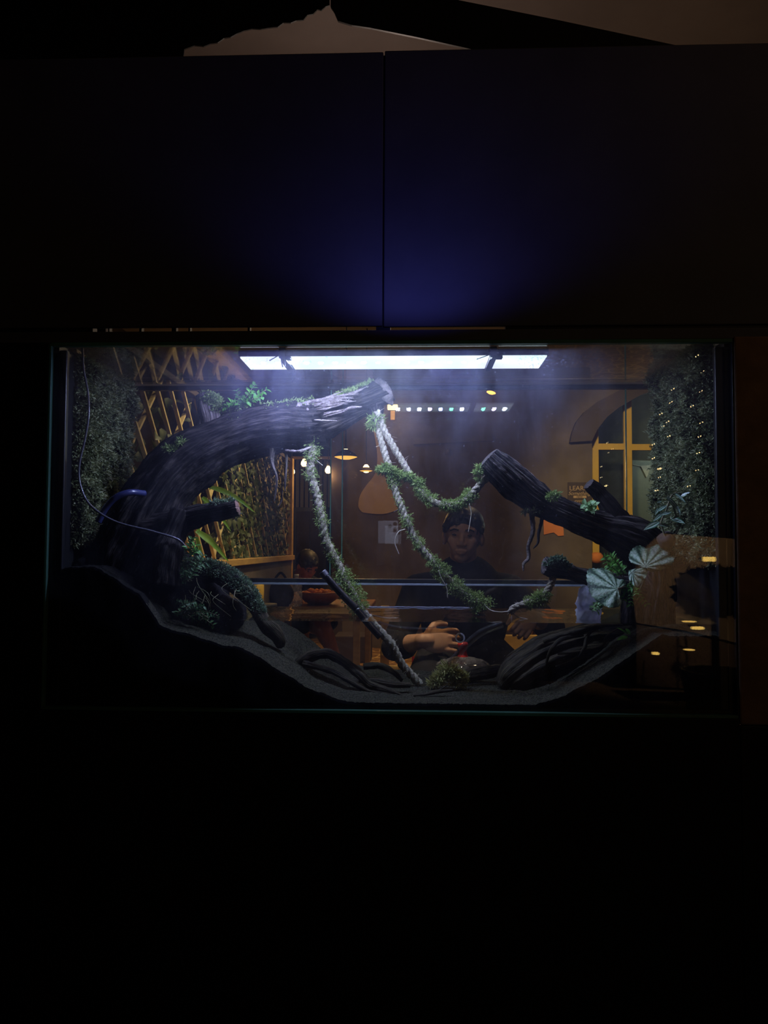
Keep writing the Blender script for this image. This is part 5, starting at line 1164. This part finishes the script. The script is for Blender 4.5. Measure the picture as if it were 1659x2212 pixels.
# fairy lights hanging in front of the glass, mirrored over the right moss wall
fl = [[(1508.7, 767), (1520.7, 801.5), (1517, 844), (1497.6, 876), (1517.7, 912), (1514, 942), (1511, 978), (1509, 1015), (1491, 1049.5)],
      [(1456, 839.5), (1452, 868), (1445, 910), (1447, 941.5)], [(1430.6, 893), (1434, 920.6), (1414, 959), (1414, 989), (1427, 1012), (1427, 1030.5), (1421, 1059)], [(1238, 941), (1241, 941.5)], [(1193, 1015), (1197, 1021)]]
wire = thing('light_string', 'thin wires of the fairy light curtain', 'string lights', mir(1480, 740, 1.0))
for q, s_ in enumerate(fl[:3]):
    pts = [mir(x, y, 1.0) for x, y in s_]; top_ = pts[0].copy(); top_[2] = 2.3
    tube('wire', [top_+np.array([0, .004, 0])]+[p+np.array([.0, .006, .0]) for p in pts], .0008, M['trim'], wire, 5)
    for i, (x, y) in enumerate(s_):
        p = mir(x, y, 1.0); r = .0026 if (x, y) != (1427, 1012) else .0042
        V, Fs = lathe(None, (0, 0, 0), [(.0002, -r), (r*.8, -r*.6), (r, 0), (r*.8, r*.6), (.0002, r)], None, 10)
        o = build('fairy_light', V*np.array([1, 1, .8])+p, Fs, M['fairy']); tag(o, 'tiny warm fairy light mirrored over the right moss wall', 'fairy light', 'fairy lights of the curtain')
# brown lit wall and lamps in the room in front, mirrored low in the right of the glass
def mquad(name, pts, Yv, t, m):
    w = [mir(x, y, Yv) for x, y in pts]; bm = bmesh.new(); f = bm.faces.new([bm.verts.new(Vector(p)) for p in w])
    r = bmesh.ops.extrude_face_region(bm, geom=[f]); bmesh.ops.translate(bm, verts=[v for v in r['geom'] if isinstance(v, bmesh.types.BMVert)], vec=(0, -t, 0)); return from_bm(name, bm, m)
struct(mquad('wall_south', [(1432, 1152), (1480, 1156), (1640, 1168), (1640, 1400), (1480, 1362), (1376, 1346), (1368, 1290), (1372, 1240), (1392, 1190)], 3.4, .05, M['wall']), 'warm brown low wall of the front room')
struct(mquad('wall_south_base', [(1376, 1350), (1480, 1368), (1640, 1406), (1640, 1500), (1376, 1480)], 3.3, .05, M['archpaint']), 'dark base of the front room wall')
def disc(px, py, Yv, rpx, ry, lab, s_=6.0):
    p = mir(px, py, Yv); r = rpx*m_px(Yv); t = thing('puck_lamp', lab, 'lamp', p, 'small round lamps of the front room')
    V, Fs = lathe(None, (0, 0, 0), [(.001, -.012), (r*.9, -.012), (r, 0), (r*.9, .012), (.001, .012)], None, 28); V = V*np.array([1, .6, ry*m_px(Yv)/.012]); build('glow', V+p, Fs, M['warmpuck'], t)
    tube('arm', [p+np.array([0, -.02, 0]), p+np.array([0, -.15, .0])], .006, M['trim'], t, 6)
M['warmpuck'] = emis('puck_glow', (1, .62, .14), 9.0)
disc(1533, 1208, 3.1, 14, 5, 'oval warm lamp mirrored beside the right moss wall')
disc(1508, 1357, 3.1, 14, 2.6, 'oval warm lamp mirrored above the dark sand at the right')
disc(1417, 1412, 3.1, 8, 2.4, 'small warm lamp mirrored below the sunken log')
disc(1490, 1343, 3.1, 15, 1.0, 'thin line of lamp light mirrored below the dark bush')
disc(1490, 1404, 3.1, 12, 1.0, 'thin line of lamp light mirrored low at the right')
bz = mir(1545, 1280, 2.5)
bu = thing('potted_shrub', 'dark leafy shrub mirrored at the right edge of the glass', 'plant', (bz[0], bz[1], 0))
d = unit(rng.normal(size=(2600, 3))); V, Fs = leaflets(bz+d*np.array([75, 40, 46])*m_px(2.5)*(.6+.4*rng.random((2600, 1))), d, .045, .010, .7)
o = build('foliage', V, Fs, M['leafdark'], bu, False); o['kind'] = 'stuff'
bm = bmesh.new(); ell(bm, bz, np.array([66, 34, 40])*m_px(2.5)); from_bm('inner_twigs', bm, M['rock'], bu, True)
lathe('pot', (bz[0], bz[1], 0), [(.001, .001), (.12, .001), (.16, .3), (.17, .32), (.15, .32), (.13, .28), (.001, .28)], M['trim'], bu, 32); tube('stem', [(bz[0], bz[1], .27), (bz[0], bz[1], bz[2]-.05)], .02, M['stem'], bu, 10)
light('added_mirror_wall_spot', 'SPOT', (1.6, -1.9, 2.3), 700.0, (1, .66, .32), .08, (1.75, -3.4, .98), 40, .6)  # unseen spot added to brighten the wall mirrored in the glass

# ------------------------------------------------------------------ above the panel: plastic sheets hanging before the ceiling
def sheet(name, label, pts, Y, t, m='black'):
    o = prism(name, pts, Y, Y+t, M[m]); return tag(o, label, 'sheet')
rg = [(-60, -60), (712, -60), (712, 11), (703, 14), (694, 22), (686, 20), (676, 30), (664, 32), (655, 43), (640, 44), (628, 49), (612, 49), (600, 58), (580, 60), (562, 63), (545, 62), (528, 66), (512, 72), (498, 80), (484, 82), (470, 92), (455, 94), (440, 100), (420, 98), (398, 106), (396, 124), (-60, 150)]
sheet('plastic_sheet', 'black plastic sheet with a torn slanting edge hanging above the panel on the left', rg, .55, .004)
sheet('beam', 'dark slanting beam under the ceiling above the panel', [(714, -60), (714, 14), (722, 26), (730, 45), (760, 54), (800, 60), (900, 80), (1000, 102), (1050, 114), (1490, 114), (1490, 104), (1200, 42), (990, 0), (940, -60)], .56, .006, 'trim')
